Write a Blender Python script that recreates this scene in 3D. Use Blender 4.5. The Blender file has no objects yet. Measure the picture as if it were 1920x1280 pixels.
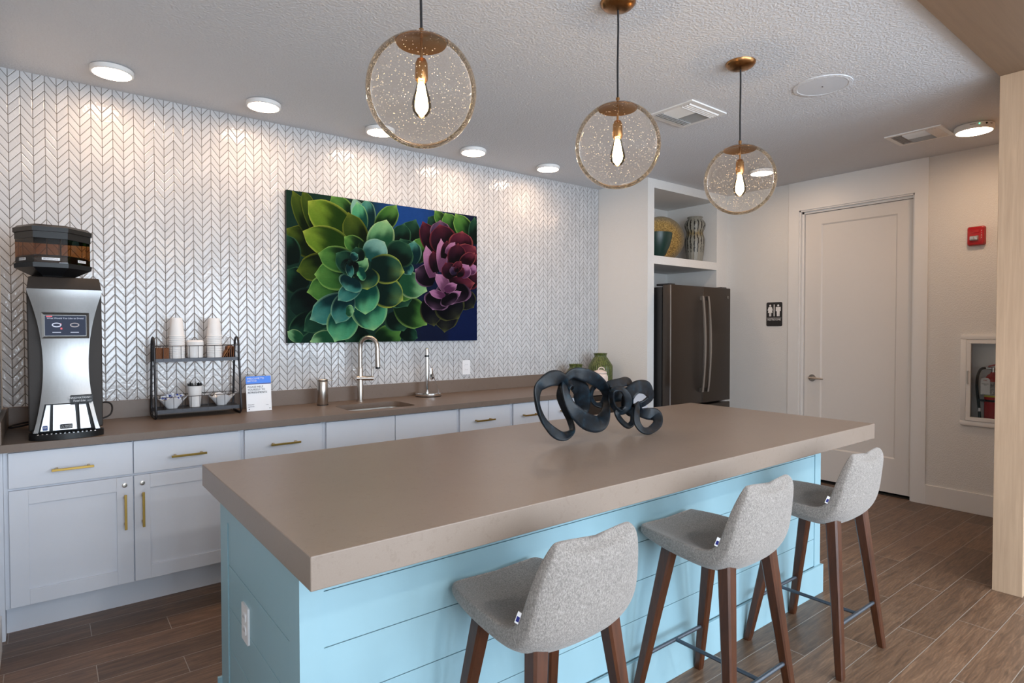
import bpy, bmesh, math, random
from mathutils import Vector, Matrix
random.seed(7)
S = bpy.context.scene
COL = S.collection
PI = math.pi

# ------------------------------------------------------------------ camera
cam_d = bpy.data.cameras.new('camera'); cam = bpy.data.objects.new('camera', cam_d); COL.objects.link(cam)
cam_d.sensor_width = 36.0; cam_d.lens = 21.004; cam_d.clip_start = 0.02
r_ = Vector((0.787457, -0.616369, -0.000679)); u_ = Vector((0.013149, 0.015696, 0.99979)); f_ = Vector((0.616229, 0.787301, -0.020465))
cam.matrix_world = Matrix(((r_.x, u_.x, -f_.x, -4.28576), (r_.y, u_.y, -f_.y, -4.10066), (r_.z, u_.z, -f_.z, 1.4024), (0, 0, 0, 1)))
S.camera = cam
S.view_settings.view_transform = 'Standard'; S.view_settings.look = 'None'
S.view_settings.gamma = 1.0; S.view_settings.use_curve_mapping = False
S.view_settings.exposure = 0.28

# ------------------------------------------------------------------ daylight
W = bpy.data.worlds.new('world'); S.world = W; W.use_nodes = True
bgn = W.node_tree.nodes['Background']; bgn.inputs[0].default_value = (0.80, 0.90, 1.0, 1); bgn.inputs[1].default_value = 1.0

def area(name, loc, rot, sx, sy, power, col):
    l = bpy.data.lights.new(name, 'AREA'); l.shape = 'RECTANGLE'; l.size = sx; l.size_y = sy
    l.energy = power; l.color = col
    o = bpy.data.objects.new(name, l); COL.objects.link(o); o.location = loc; o.rotation_euler = rot
    return o
# daylight entering by the glazed wall at the room's far end; the left-wall panel is added fill
WINX = [(-4.1, -2.75), (-2.35, -1.0), (-0.6, 0.75)]
for k, (a, b) in enumerate(WINX):
    area('window_and_fill_light', ((a + b) / 2, -8.12, 1.35), (PI / 2, 0, 0), b - a, 2.1, 95, (0.72, 0.86, 1.0))

area('window_and_fill_light', (-4.40, -6.3, 1.4), (PI / 2, 0, -PI / 2), 2.2, 2.0, 100, (0.84, 0.92, 1.0))  # unseen left-wall light, added to brighten the door wall
# unseen fill lamps added at the ceiling behind the camera
for lx, ly in ((-3.3, -5.2), (-1.3, -5.2), (.4, -5.2), (-3.3, -6.9), (-1.3, -6.9), (.4, -6.9)):
    l = area('added_fill_lamp', (lx, ly, 2.755), (0, 0, 0), .2, .2, 16, (1.0, .93, .86)); l.data.shape = 'DISK'

# ------------------------------------------------------------------ node helpers
def ss(o, n):
    return o.outputs[n]
class NT:
    def __init__(s, name):
        s.mat = bpy.data.materials.new(name); s.mat.use_nodes = True
        s.t = s.mat.node_tree; s.n = s.t.nodes; s.bsdf = s.n['Principled BSDF']; s.out = s.n['Material Output']
        tc = s.n.new('ShaderNodeTexCoord'); s.obj = tc.outputs['Object']; s.gen = tc.outputs['Generated']
    def link(s, a, b): s.t.links.new(a, b)
    def set(s, node, i, v):
        if v is None: return
        if hasattr(v, 'is_linked') or isinstance(v, bpy.types.NodeSocket): s.link(v, node.inputs[i])
        else: node.inputs[i].default_value = v
    def m(s, op, a, b=None, c=None):
        n = s.n.new('ShaderNodeMath'); n.operation = op
        s.set(n, 0, a); s.set(n, 1, b); s.set(n, 2, c); return n.outputs[0]
    def sep(s, v):
        n = s.n.new('ShaderNodeSeparateXYZ'); s.link(v, n.inputs[0]); return n.outputs
    def comb(s, x, y, z):
        n = s.n.new('ShaderNodeCombineXYZ'); s.set(n, 0, x); s.set(n, 1, y); s.set(n, 2, z); return n.outputs[0]
    def noise(s, vec, scale, detail=2, rough=.5, col=False, dist=0.0):
        n = s.n.new('ShaderNodeTexNoise'); s.set(n, 'Vector', vec); n.inputs['Scale'].default_value = scale
        n.inputs['Detail'].default_value = detail; n.inputs['Roughness'].default_value = rough; n.inputs['Distortion'].default_value = dist
        return n.outputs['Color' if col else 'Fac']
    def white(s, vec):
        n = s.n.new('ShaderNodeTexWhiteNoise'); n.noise_dimensions = '3D'; s.link(vec, n.inputs[0]); return n.outputs
    def map(s, vec, sc=(1, 1, 1), loc=(0, 0, 0)):
        n = s.n.new('ShaderNodeMapping'); s.link(vec, n.inputs[0]); n.inputs['Scale'].default_value = sc; n.inputs['Location'].default_value = loc; return n.outputs[0]
    def ramp(s, fac, stops):
        n = s.n.new('ShaderNodeValToRGB'); s.link(fac, n.inputs[0]); e = n.color_ramp.elements
        while len(e) < len(stops): e.new(0.5)
        for k, (p, c) in enumerate(stops):
            e[k].position = p; e[k].color = tuple(c) + (1,) if len(c) == 3 else c
        return n.outputs[0]
    def mix(s, fac, a, b, mode='MIX'):
        n = s.n.new('ShaderNodeMix'); n.data_type = 'RGBA'; n.blend_type = mode
        s.set(n, 0, fac)
        for i, v in ((6, a), (7, b)):
            if isinstance(v, tuple): v = v + (1,) if len(v) == 3 else v
            s.set(n, i, v)
        return n.outputs[2]
    def bump(s, h, strength, dist=0.01, normal=None):
        n = s.n.new('ShaderNodeBump'); s.link(h, n.inputs['Height']); n.inputs['Strength'].default_value = strength
        n.inputs['Distance'].default_value = dist
        if normal: s.link(normal, n.inputs['Normal'])
        return n.outputs[0]
    def p(s, **k):
        for a, v in k.items():
            a = {'color': 'Base Color', 'rough': 'Roughness', 'metal': 'Metallic', 'normal': 'Normal', 'spec': 'Specular IOR Level',
                 'coat': 'Coat Weight', 'coatr': 'Coat Roughness', 'trans': 'Transmission Weight', 'ior': 'IOR', 'alpha': 'Alpha',
                 'ecol': 'Emission Color', 'estr': 'Emission Strength', 'sheen': 'Sheen Weight', 'aniso': 'Anisotropic'}[a]
            if isinstance(v, tuple) and len(v) == 3: v = v + (1,)
            s.set(s.bsdf, a, v)
        return s.mat

def srgb(r, g, b):
    f = lambda c: (c / 255 / 12.92) if c / 255 <= .04045 else ((c / 255 + .055) / 1.055) ** 2.4
    return (f(r), f(g), f(b))

def plain(name, col, rough=.5, metal=0.0, noise=0.04, scale=30, bump=0.0, bscale=200, **k):
    t = NT(name)
    f = t.noise(t.obj, scale, 3)
    a = tuple(c * (1 - noise) for c in col); b = tuple(min(1, c * (1 + noise)) for c in col)
    kw = dict(color=t.mix(f, a, b), rough=rough, metal=metal); kw.update(k)
    if bump: kw['normal'] = t.bump(t.noise(t.obj, bscale, 3), bump, 0.002)
    return t.p(**kw)

M = {}
def wallpaint(name, col, bstr, bscale, dist):
    t = NT(name)
    v = t.n.new('ShaderNodeTexNoise'); t.link(t.obj, v.inputs['Vector']); v.inputs['Scale'].default_value = bscale
    v.inputs['Detail'].default_value = 3; v.inputs['Roughness'].default_value = .55
    h = t.ramp(v.outputs['Fac'], [(.42, (0, 0, 0)), (.62, (1, 1, 1))])
    return t.p(color=col, rough=.75, spec=.3, normal=t.bump(h, bstr, dist))
M['wall'] = wallpaint('white wall paint', (.72, .72, .71), .35, 110, .003)
M['ceil'] = wallpaint('knockdown ceiling texture', (.645, .665, .70), .45, 80, .004)
M['trim'] = plain('white satin trim paint', (.76, .76, .755), .4, noise=.01)
M['doorp'] = plain('door satin paint', (.70, .675, .65), .42, noise=.01)
M['cab'] = plain('white lacquer cabinet paint', (.68, .715, .79), .38, noise=.01)
M['niche'] = plain('niche paint', (.70, .71, .73), .6, noise=.01)
M['dark'] = plain('black gap shade', (.01, .01, .01), .8)
M['brass'] = plain('brushed brass', srgb(168, 138, 74), .32, 1.0, bump=.05, bscale=400)
M['abrass'] = plain('aged brass', srgb(158, 116, 74), .28, 1.0)
M['steel'] = plain('brushed nickel', (.52, .48, .44), .28, 1.0, scale=80)
M['chrome'] = plain('chrome', (.75, .75, .75), .08, 1.0)
M['sinkm'] = plain('satin stainless steel', (.55, .53, .50), .3, 1.0)
M['blackp'] = plain('black plastic', (.008, .008, .009), .36, spec=.35)
M['blackm'] = plain('matte black', (.02, .02, .022), .6)
M['cord'] = plain('black fabric cord', (.012, .011, .012), .8)
M['wire'] = plain('gunmetal wire', (.045, .045, .05), .42, .7)
M['paper'] = plain('white paper cup', (.80, .78, .77), .6, noise=.02)
M['ceramic'] = plain('white glazed ceramic', (.80, .80, .82), .12, noise=.02)
M['sleeve'] = plain('brown cardboard', srgb(120, 72, 38), .7, noise=.25, scale=150)
M['red'] = plain('red enamel', srgb(170, 14, 18), .25, noise=.04)
M['whitep'] = plain('white plastic', (.78, .78, .80), .3, noise=.01)
M['text_w'] = plain('white lettering', (.85, .85, .85), .5)
M['text_k'] = plain('dark lettering', (.05, .05, .06), .5)
M['blue'] = plain('blue card', srgb(20, 120, 235), .4, noise=.02)
M['navy'] = plain('navy card', srgb(20, 28, 110), .4, noise=.02)
M['bluepk'] = plain('blue printed packet', srgb(30, 60, 160), .45, noise=.3, scale=60)
M['whitepk'] = plain('white printed packet', (.75, .78, .85), .4, noise=.1)
M['slate'] = plain('black stainless fridge steel', srgb(80, 72, 66), .34, .85, noise=.03)
M['fridgeside'] = plain('black fridge side', (.015, .015, .016), .45)
M['fridgeh'] = plain('satin fridge handle', (.42, .40, .38), .3, 1.0)
M['footrest'] = plain('grey steel footrest', (.11, .13, .16), .4, .7)
M['tealbowl'] = plain('dark green glaze', (.006, .034, .028), .35)
M['pinkjar'] = plain('cream pink glaze', (.72, .60, .54), .25, noise=.05, bump=.4, bscale=160)
M['beans'] = plain('coffee beans', (.02, .012, .008), .5, bump=1, bscale=120)
M['aqua'] = plain('pale aqua paint', (.27, .435, .50), .42, noise=.01)
M['label'] = plain('white label', (.80, .80, .82), .5)
M['plasticdk'] = plain('dark brown plastic', (.022, .016, .013), .6, bump=.3, bscale=500)

# tile wall: chevron tiles, real size of the tile modules (5 cm wide columns)
def tile_mat():
    t = NT('white chevron tile'); x, y, z = t.sep(t.obj)
    w = 0.0508; rise = 0.0635; per = 0.0492
    u = t.m('DIVIDE', t.m('ADD', x, 4.4212), w)
    col = t.m('FLOOR', u); fx = t.m('SUBTRACT', u, col)
    par = t.m('MODULO', t.m('ADD', col, 1000.0), 2.0)
    inv = t.m('SUBTRACT', 1.0, fx)
    tri = t.m('ADD', t.m('MULTIPLY', fx, t.m('SUBTRACT', 1.0, par)), t.m('MULTIPLY', inv, par))
    sv = t.m('DIVIDE', t.m('SUBTRACT', t.m('SUBTRACT', z, 2.3762), t.m('MULTIPLY', tri, rise)), per)
    row = t.m('FLOOR', sv); fs = t.m('SUBTRACT', sv, row)
    dv = t.m('MULTIPLY', t.m('MINIMUM', fx, inv), w)
    ds = t.m('MULTIPLY', t.m('MINIMUM', fs, t.m('SUBTRACT', 1.0, fs)), per * 0.625)
    d = t.m('MINIMUM', dv, ds)
    n = t.n.new('ShaderNodeMapRange'); t.link(d, n.inputs[0]); n.inputs[1].default_value = .0009; n.inputs[2].default_value = .0016
    g = n.outputs[0]
    n2 = t.n.new('ShaderNodeMapRange'); n2.interpolation_type = 'SMOOTHSTEP'; t.link(d, n2.inputs[0]); n2.inputs[1].default_value = .0006; n2.inputs[2].default_value = .0045
    wn = t.white(t.comb(col, row, 3.0))
    c = t.sep(wn[1])
    tilt = t.m('ADD', t.m('MULTIPLY', t.m('SUBTRACT', c[0], .5), t.m('MULTIPLY', fx, .5)), t.m('MULTIPLY', t.m('SUBTRACT', c[1], .5), t.m('MULTIPLY', fs, .35)))
    wav = t.m('MULTIPLY', t.noise(t.obj, 42, 2, .55), 1.1)
    h = t.m('ADD', t.m('ADD', n2.outputs[0], tilt), wav)
    colr = t.mix(g, (.085, .068, .055), t.mix(c[2], (.50, .505, .52), (.57, .575, .59)))
    rg = t.m('SUBTRACT', .75, t.m('MULTIPLY', g, .65))
    return t.p(color=colr, rough=rg, spec=.5, normal=t.bump(h, .85, .0016))
M['tile'] = tile_mat()

def floor_mat():
    t = NT('wood look plank floor'); x, y, z = t.sep(t.obj)
    w = .1497; L = .9
    v = t.m('DIVIDE', t.m('ADD', y, 3.178), w); row = t.m('FLOOR', v); fy = t.m('SUBTRACT', v, row)
    u = t.m('DIVIDE', t.m('ADD', t.m('ADD', x, .233), t.m('MULTIPLY', row, .3)), L)
    colm = t.m('FLOOR', u); fx = t.m('SUBTRACT', u, colm)
    d = t.m('MINIMUM', t.m('MULTIPLY', t.m('MINIMUM', fx, t.m('SUBTRACT', 1., fx)), L), t.m('MULTIPLY', t.m('MINIMUM', fy, t.m('SUBTRACT', 1., fy)), w))
    n = t.n.new('ShaderNodeMapRange'); t.link(d, n.inputs[0]); n.inputs[1].default_value = .0010; n.inputs[2].default_value = .0019
    g = n.outputs[0]
    wn = t.white(t.comb(colm, row, 1.)); c = t.sep(wn[1])
    off = t.comb(t.m('ADD', x, t.m('MULTIPLY', c[0], 9.)), t.m('ADD', y, t.m('MULTIPLY', c[1], 7.)), c[2])
    grain = t.noise(t.map(off, (2.2, 22, 1)), 2.2, 6, .62, dist=1.1)
    fine = t.noise(t.map(off, (7, 130, 1)), 3, 3, .6)
    cloud = t.noise(off, 3.2, 3, .5)
    wv = t.n.new('ShaderNodeTexWave'); wv.bands_direction = 'Y'; t.link(t.map(off, (.35, 1, 1)), wv.inputs['Vector'])
    wv.inputs['Scale'].default_value = 26; wv.inputs['Distortion'].default_value = 9; wv.inputs['Detail'].default_value = 2; wv.inputs['Detail Scale'].default_value = 1.2
    base = t.ramp(grain, [(.30, (.060, .030, .016)), (.5, (.175, .094, .052)), (.70, (.29, .170, .098))])
    base = t.mix(t.m('MULTIPLY', t.m('SUBTRACT', 1.0, fine), .32), base, (.05, .03, .02))
    base = t.mix(t.m('MULTIPLY', wv.outputs['Fac'], .38), base, (.07, .042, .028))
    base = t.mix(t.m('MULTIPLY', cloud, .30), base, (.15, .11, .08))
    br = t.m('ADD', .74, t.m('MULTIPLY', c[2], .46))
    base = t.mix(1.0, base, t.comb(br, br, br), 'MULTIPLY')
    colr = t.mix(g, (.31, .27, .23), base)
    h = t.m('ADD', t.m('MULTIPLY', g, 1.), t.m('MULTIPLY', fine, .35))
    return t.p(color=colr, rough=.38, spec=.45, normal=t.bump(h, .35, .0015))
M['floor'] = floor_mat()

def quartz(name, a, b, c, rough):
    t = NT(name)
    n1 = t.noise(t.obj, 260, 4, .7); n2 = t.noise(t.obj, 3.5, 5, .6, dist=.4)
    base = t.mix(n2, a, b); base = t.mix(t.m('MULTIPLY', n1, .45), base, c); base = t.mix(t.m('MULTIPLY', t.m('GREATER_THAN', t.noise(t.obj, 45, 5, .7), .60), .35), base, a)
    return t.p(color=base, rough=rough, spec=.45)
M['quartz'] = quartz('taupe quartz', (.200, .152, .120), (.252, .198, .162), (.31, .26, .22), .34)
M['quartz2'] = quartz('brown grey quartz', (.135, .094, .070), (.165, .118, .090), (.20, .16, .135), .42)

def wood(name, a, b, rough, sc=(60, 60, 3), bump=.1):
    t = NT(name)
    g = t.noise(t.map(t.obj, sc), 1., 5, .65, dist=.6)
    return t.p(color=t.mix(t.m('POWER', g, 1.2), a, b), rough=rough, normal=t.bump(g, bump, .001))
M['walnut'] = wood('dark walnut stain', (.016, .005, .002), (.115, .034, .011), .38)
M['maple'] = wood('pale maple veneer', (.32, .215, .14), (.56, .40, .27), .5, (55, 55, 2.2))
M['maple_shaded'] = wood('maple veneer soffit with painted shade', (.16, .10, .062), (.25, .16, .10), .5, (2.2, 50, 50))  # same veneer as the column, underside shade painted into a darker colour

def fabric():
    t = NT('heathered grey wool fabric')
    n = t.noise(t.obj, 620, 2, .8); n2 = t.noise(t.map(t.obj, (1, 1, .6), (3, 1, 2)), 260, 2, .7)
    f = t.m('MULTIPLY', t.m('ADD', n, n2), .5)
    c = t.ramp(f, [(.36, (.12, .110, .102)), (.5, (.225, .204, .188)), (.64, (.36, .33, .305))])
    return t.p(color=c, rough=.9, sheen=.25, spec=.2, normal=t.bump(f, .5, .0015))
M['fabric'] = fabric()

def bronze():
    t = NT('blue black bronze patina')
    f = t.noise(t.obj, 26, 5, .65)
    c = t.ramp(f, [(.35, (.002, .003, .004)), (.58, (.004, .009, .015)), (.75, (.008, .030, .045))])
    return t.p(color=c, rough=.45, metal=.0, spec=.32, normal=t.bump(t.noise(t.obj, 60, 4), .25, .003))
M['bronze'] = bronze()

def thin_glass(name, tint, seeds=0.0, rough=.0, gl=1.45, body=.006):
    # a thin clear pane or shell: what passes straight through, plus the mirror part
    t = NT(name); t.n.remove(t.bsdf)
    tr = t.n.new('ShaderNodeBsdfTransparent'); tr.inputs[0].default_value = tint + (1,)
    gb = t.n.new('ShaderNodeBsdfGlossy'); gb.inputs['Roughness'].default_value = rough; gb.inputs[0].default_value = (1, 1, 1, 1)
    fr = t.n.new('ShaderNodeFresnel'); fr.inputs[0].default_value = gl
    mx = t.n.new('ShaderNodeMixShader'); t.link(fr.outputs[0], mx.inputs[0]); t.link(tr.outputs[0], mx.inputs[1]); t.link(gb.outputs[0], mx.inputs[2])
    last = mx.outputs[0]
    if seeds:
        v = t.n.new('ShaderNodeTexVoronoi'); t.link(t.obj, v.inputs['Vector']); v.inputs['Scale'].default_value = 150
        cc = t.sep(v.outputs['Color'])
        on = t.m('MULTIPLY', t.m('LESS_THAN', v.outputs['Distance'], .20), t.m('LESS_THAN', cc[0], .42))
        df = t.n.new('ShaderNodeBsdfDiffuse'); df.inputs[0].default_value = (.9, .88, .85, 1)
        tl = t.n.new('ShaderNodeBsdfTranslucent'); tl.inputs[0].default_value = (1, .97, .92, 1)
        m1 = t.n.new('ShaderNodeMixShader'); m1.inputs[0].default_value = .7; t.link(df.outputs[0], m1.inputs[1]); t.link(tl.outputs[0], m1.inputs[2])
        m2 = t.n.new('ShaderNodeMixShader'); t.link(t.m('ADD', t.m('MULTIPLY', on, seeds), body), m2.inputs[0]); t.link(last, m2.inputs[1]); t.link(m1.outputs[0], m2.inputs[2]); last = m2.outputs[0]
    t.link(last, t.out.inputs['Surface']); return t.mat
M['globe'] = thin_glass('seeded clear glass', (.985, .982, .978), .8, gl=1.10, body=.018)
M['pane'] = thin_glass('clear cabinet pane', (.94, .95, .95), 0, gl=1.4)
M['bulbglass'] = thin_glass('amber bulb glass', (1.0, .86, .62))
M['smoke'] = thin_glass('smoked amber acrylic', (.54, .33, .18))
M['acrylic'] = thin_glass('clear acrylic', (.88, .88, .88), gl=1.12)

def emis(name, col, st):
    t = NT(name); t.n.remove(t.bsdf)
    e = t.n.new('ShaderNodeEmission'); e.inputs[0].default_value = col + (1,); e.inputs[1].default_value = st
    t.link(e.outputs[0], t.out.inputs['Surface']); return t.mat
M['lamp'] = emis('warm lit diffuser', (1.0, .68, .44), 54.0)
M['fil'] = emis('glowing filament', (1.0, .72, .42), 70.0)
M['led'] = emis('green led', (.1, 1, .45), 3)
M['screen'] = emis('dark blue lit screen', (.045, .055, .085), 1.0)
M['screen_w'] = emis('lit screen lettering', (.55, .60, .75), 1.0)
M['screen_r'] = emis('lit screen red icon', (.75, .16, .20), 1.0)
M['screen_g'] = emis('lit screen grey icon', (.35, .33, .36), 1.0)

def brushed():
    t = NT('brushed stainless steel')
    g = t.noise(t.map(t.obj, (260, 260, 3)), 1., 3, .6)
    return t.p(color=t.mix(g, (.19, .19, .19), (.24, .237, .235)), rough=.26, metal=1.0, normal=t.bump(g, .04, .0005))
M['brushed'] = brushed()

def greenjar():
    t = NT('olive green reactive glaze'); x, y, z = t.sep(t.obj)
    ang = t.m('ARCTAN2', y, x)
    rib = t.m('SINE', t.m('MULTIPLY', ang, 34.))
    n = t.noise(t.obj, 70, 4, .65)
    c = t.ramp(t.m('ADD', t.m('MULTIPLY', rib, .09), n), [(.35, (.022, .030, .008)), (.52, (.075, .105, .02)), (.7, (.16, .19, .05))])
    h = t.m('ADD', rib, t.m('MULTIPLY', n, 1.5))
    return t.p(color=c, rough=.3, normal=t.bump(h, .5, .003))
M['greenjar'] = greenjar()
def dripvase():
    t = NT('grey glaze with black drips'); x, y, z = t.sep(t.obj)
    ang = t.m('ARCTAN2', y, x)
    wob = t.m('MULTIPLY', t.noise(t.obj, 30, 2), 3.)
    s = t.m('SINE', t.m('ADD', t.m('MULTIPLY', ang, 17.), wob))
    brk = t.noise(t.map(t.obj, (1, 1, .8)), 55, 2)
    on = t.m('GREATER_THAN', t.m('ADD', s, t.m('MULTIPLY', t.m('SUBTRACT', brk, .5), 3.2)), .52)
    zr = t.m('MULTIPLY', t.m('GREATER_THAN', z, .10), t.m('LESS_THAN', z, .425))
    sp = t.noise(t.obj, 260, 3, .7)
    base = t.mix(sp, (.12, .12, .10), (.36, .36, .32))
    gold = t.m('MULTIPLY', t.m('SUBTRACT', 1., t.m('MINIMUM', 1., t.m('MULTIPLY', t.m('ABSOLUTE', t.m('SUBTRACT', z, .29)), 22.))), .75)
    base = t.mix(gold, base, (.22, .15, .03))
    return t.p(color=t.mix(t.m('MULTIPLY', on, zr), base, (.010, .009, .007)), rough=.4, normal=t.bump(s, .3, .004))
M['dripvase'] = dripvase()
def goldplate():
    t = NT('mottled gold leaf'); x, y, z = t.sep(t.obj)
    rad = t.m('SQRT', t.m('ADD', t.m('MULTIPLY', x, x), t.m('MULTIPLY', y, y)))
    n = t.noise(t.obj, 110, 4, .75)
    c = t.ramp(n, [(.35, (.07, .04, .015)), (.5, (.30, .18, .045)), (.66, (.62, .42, .14))])
    rim = t.ramp(t.m('DIVIDE', rad, .24), [(.72, (0, 0, 0)), (.98, (1, 1, 1))])
    c = t.mix(rim, c, (.13, .11, .08))
    return t.p(color=c, rough=.35, metal=.55, normal=t.bump(n, .7, .004))
M['gold'] = goldplate()
def fadecol():
    t = NT('painted canvas'); a = t.n.new('ShaderNodeVertexColor'); a.layer_name = 'Col'
    n = t.noise(t.obj, 22, 4, .7); n2 = t.noise(t.map(t.obj, (1, 1, 4)), 45, 3, .7)
    f = t.m('ADD', .62, t.m('MULTIPLY', t.m('ADD', n, n2), .4))
    return t.p(color=t.mix(1.0, a.outputs[0], t.comb(f, f, f), 'MULTIPLY'), rough=.7, spec=.06)
M['canvas'] = fadecol()
M['cedge'] = plain('dark canvas edge', (.006, .012, .014), .7)

# ------------------------------------------------------------------ mesh helpers
WLOC = {}
class B:
    def __init__(s): s.b = bmesh.new()
    def box(s, x0, x1, y0, y1, z0, z1, bev=0.0, seg=2):
        vs = [s.b.verts.new(c) for c in ((x0, y0, z0), (x1, y0, z0), (x1, y1, z0), (x0, y1, z0), (x0, y0, z1), (x1, y0, z1), (x1, y1, z1), (x0, y1, z1))]
        fs = [s.b.faces.new([vs[i] for i in q]) for q in ((0, 3, 2, 1), (4, 5, 6, 7), (0, 1, 5, 4), (1, 2, 6, 5), (2, 3, 7, 6), (3, 0, 4, 7))]
        if bev:
            es = list({e for f in fs for e in f.edges})
            bmesh.ops.bevel(s.b, geom=es, offset=bev, segments=seg, profile=.5, affect='EDGES')
        return s
    def quad(s, pts):
        s.b.faces.new([s.b.verts.new(p) for p in pts]); return s
    def loft(s, rings, cap0=True, cap1=True, closed=True):
        vr = [[s.b.verts.new(p) for p in r] for r in rings]; n = len(vr[0])
        for a, b in zip(vr, vr[1:]):
            for i in range(n if closed else n - 1):
                j = (i + 1) % n; s.b.faces.new((a[i], a[j], b[j], b[i]))
        if closed and cap0: s.b.faces.new(vr[0][::-1])
        if closed and cap1: s.b.faces.new(vr[-1])
        return s
    def lathe(s, prof, c=(0, 0, 0), seg=40, cap0=True, cap1=True, squash=(1, 1), rad=None):
        rings = []
        for (r, z) in prof:
            rings.append([(c[0] + r * squash[0] * (rad(i / seg, z) if rad else 1) * math.cos(2 * PI * i / seg), c[1] + r * squash[1] * (rad(i / seg, z) if rad else 1) * math.sin(2 * PI * i / seg), c[2] + z) for i in range(seg)])
        return s.loft(rings, cap0, cap1)
    def cyl(s, a, b, r0, r1=None, seg=20, cap=True):
        return s.tube([a, b], [r0, r0 if r1 is None else r1], seg, cap)
    def tube(s, pts, r, seg=12, cap=True, closed=False):
        P = [Vector(p) for p in pts]; n = len(P); R = r if isinstance(r, (list, tuple)) else [r] * n
        rings = []; ref = None
        for i, p in enumerate(P):
            if closed: t = (P[(i + 1) % n] - P[i - 1])
            else: t = P[min(i + 1, n - 1)] - P[max(i - 1, 0)]
            t.normalize()
            if ref is None:
                ref = t.orthogonal().normalized()
            ref = (ref - t * ref.dot(t)); ref.normalize(); bi = t.cross(ref)
            rings.append([p + (ref * math.cos(2 * PI * k / seg) + bi * math.sin(2 * PI * k / seg)) * R[i] for k in range(seg)])
        if closed:
            rings.append(rings[0]); s.loft(rings, False, False)
            bmesh.ops.remove_doubles(s.b, verts=s.b.verts[:], dist=1e-6)
            return s
        return s.loft(rings, cap, cap)
    def prism(s, outline, axis, a, b):
        # outline: 2D points in the two other axes, extruded along axis from a to b
        def mk(p, t):
            return {'x': (t, p[0], p[1]), 'y': (p[0], t, p[1]), 'z': (p[0], p[1], t)}[axis]
        return s.loft([[mk(p, a) for p in outline], [mk(p, b) for p in outline]])
    def sphere(s, c, r, u=24, v=14, sq=(1, 1, 1)):
        prof = [(max(1e-4, r * math.sin(PI * i / v)), -r * math.cos(PI * i / v)) for i in range(v + 1)]
        rings = [[(c[0] + q * math.cos(2 * PI * k / u) * sq[0], c[1] + q * math.sin(2 * PI * k / u) * sq[1], c[2] + z * sq[2]) for k in range(u)] for q, z in prof]
        return s.loft(rings)
    def xf(s, mat):
        bmesh.ops.transform(s.b, matrix=mat, verts=s.b.verts[:]); return s

def put(name, b, mat, parent=None, angle=35, recalc=True):
    bm = b.b
    if recalc: bmesh.ops.recalc_face_normals(bm, faces=bm.faces[:])
    off = Vector(WLOC.get(parent.name, (0, 0, 0))) if parent else Vector((0, 0, 0))
    if off.length: bmesh.ops.translate(bm, vec=-off, verts=bm.verts[:])
    me = bpy.data.meshes.new(name); bm.to_mesh(me); bm.free()
    if angle:
        me.polygons.foreach_set('use_smooth', [True] * len(me.polygons)); me.set_sharp_from_angle(angle=math.radians(angle))
    if mat: me.materials.append(mat)
    o = bpy.data.objects.new(name, me); COL.objects.link(o)
    if parent: o.parent = parent; WLOC[o.name] = tuple(off)
    return o
def tag(o, label, cat, group=None):
    o['label'] = label; o['category'] = cat
    if group: o['group'] = group
    return o
def thing(name, label, cat, loc, group=None, rz=0):
    o = bpy.data.objects.new(name, None); COL.objects.link(o); o.location = loc; o.rotation_euler = (0, 0, rz); o.empty_display_size = .05
    WLOC[o.name] = tuple(loc); return tag(o, label, cat, group)
def one(name, label, cat, b, mat, loc=None, group=None, angle=35):
    # a thing that is a single mesh, its origin at loc
    if loc: bmesh.ops.translate(b.b, vec=-Vector(loc), verts=b.b.verts[:])
    o = put(name, b, mat, None, angle)
    if loc: o.location = loc
    return tag(o, label, cat, group)
def struct(name, b, mat, parent=None, angle=35):
    o = put(name, b, mat, parent, angle); 
    if not parent: o['kind'] = 'structure'
    return o
def dup(root, loc, label, group=None, rz=None, name=None):
    r = root.copy(); COL.objects.link(r); r.location = loc; r['label'] = label
    if group: r['group'] = group
    if rz is not None: r.rotation_euler = (0, 0, rz)
    for ch in list(root.children):
        c = ch.copy(); COL.objects.link(c); c.parent = r
        for g in list(ch.children):
            d = g.copy(); COL.objects.link(d); d.parent = c
    return r
def text(name, s, size, mat, parent, loc, rot=(PI / 2, 0, 0), ext=.0004, align='CENTER', shear=0, sx=1.0):
    cu = bpy.data.curves.new(name, 'FONT'); cu.body = s; cu.size = size; cu.extrude = ext; cu.align_x = align; cu.align_y = 'CENTER'; cu.shear = shear
    cu.resolution_u = 2
    tmp = bpy.data.objects.new(name + '_tmp', cu); COL.objects.link(tmp)
    bpy.context.view_layer.update()
    me = bpy.data.meshes.new_from_object(tmp.evaluated_get(bpy.context.evaluated_depsgraph_get()))
    bpy.data.objects.remove(tmp); bpy.data.curves.remove(cu)
    me.name = name; me.materials.clear(); me.materials.append(mat)
    o = bpy.data.objects.new(name, me); COL.objects.link(o)
    off = Vector(WLOC.get(parent.name, (0, 0, 0))) if parent else Vector((0, 0, 0))
    o.location = Vector(loc) - off; o.rotation_euler = rot; o.scale = (sx, 1, 1)
    if parent: o.parent = parent
    WLOC[o.name] = tuple(off); return o
def lerp(a, b, t): return a + (b - a) * t
def catmull(P, n, closed=True):
    out = []; m = len(P)
    for i in range(m if closed else m - 1):
        if closed: p = [P[(i + k - 1) % m] for k in range(4)]
        else: p = [P[max(0, min(m - 1, i + k - 1))] for k in range(4)]
        for j in range(n):
            t = j / n
            out.append([.5 * (2 * b + (c - a) * t + (2 * a - 5 * b + 4 * c - d) * t * t + (3 * b - a - 3 * c + d) * t ** 3) for a, b, c, d in zip(*p)])
    if not closed: out.append(list(P[-1]))
    return out
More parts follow.
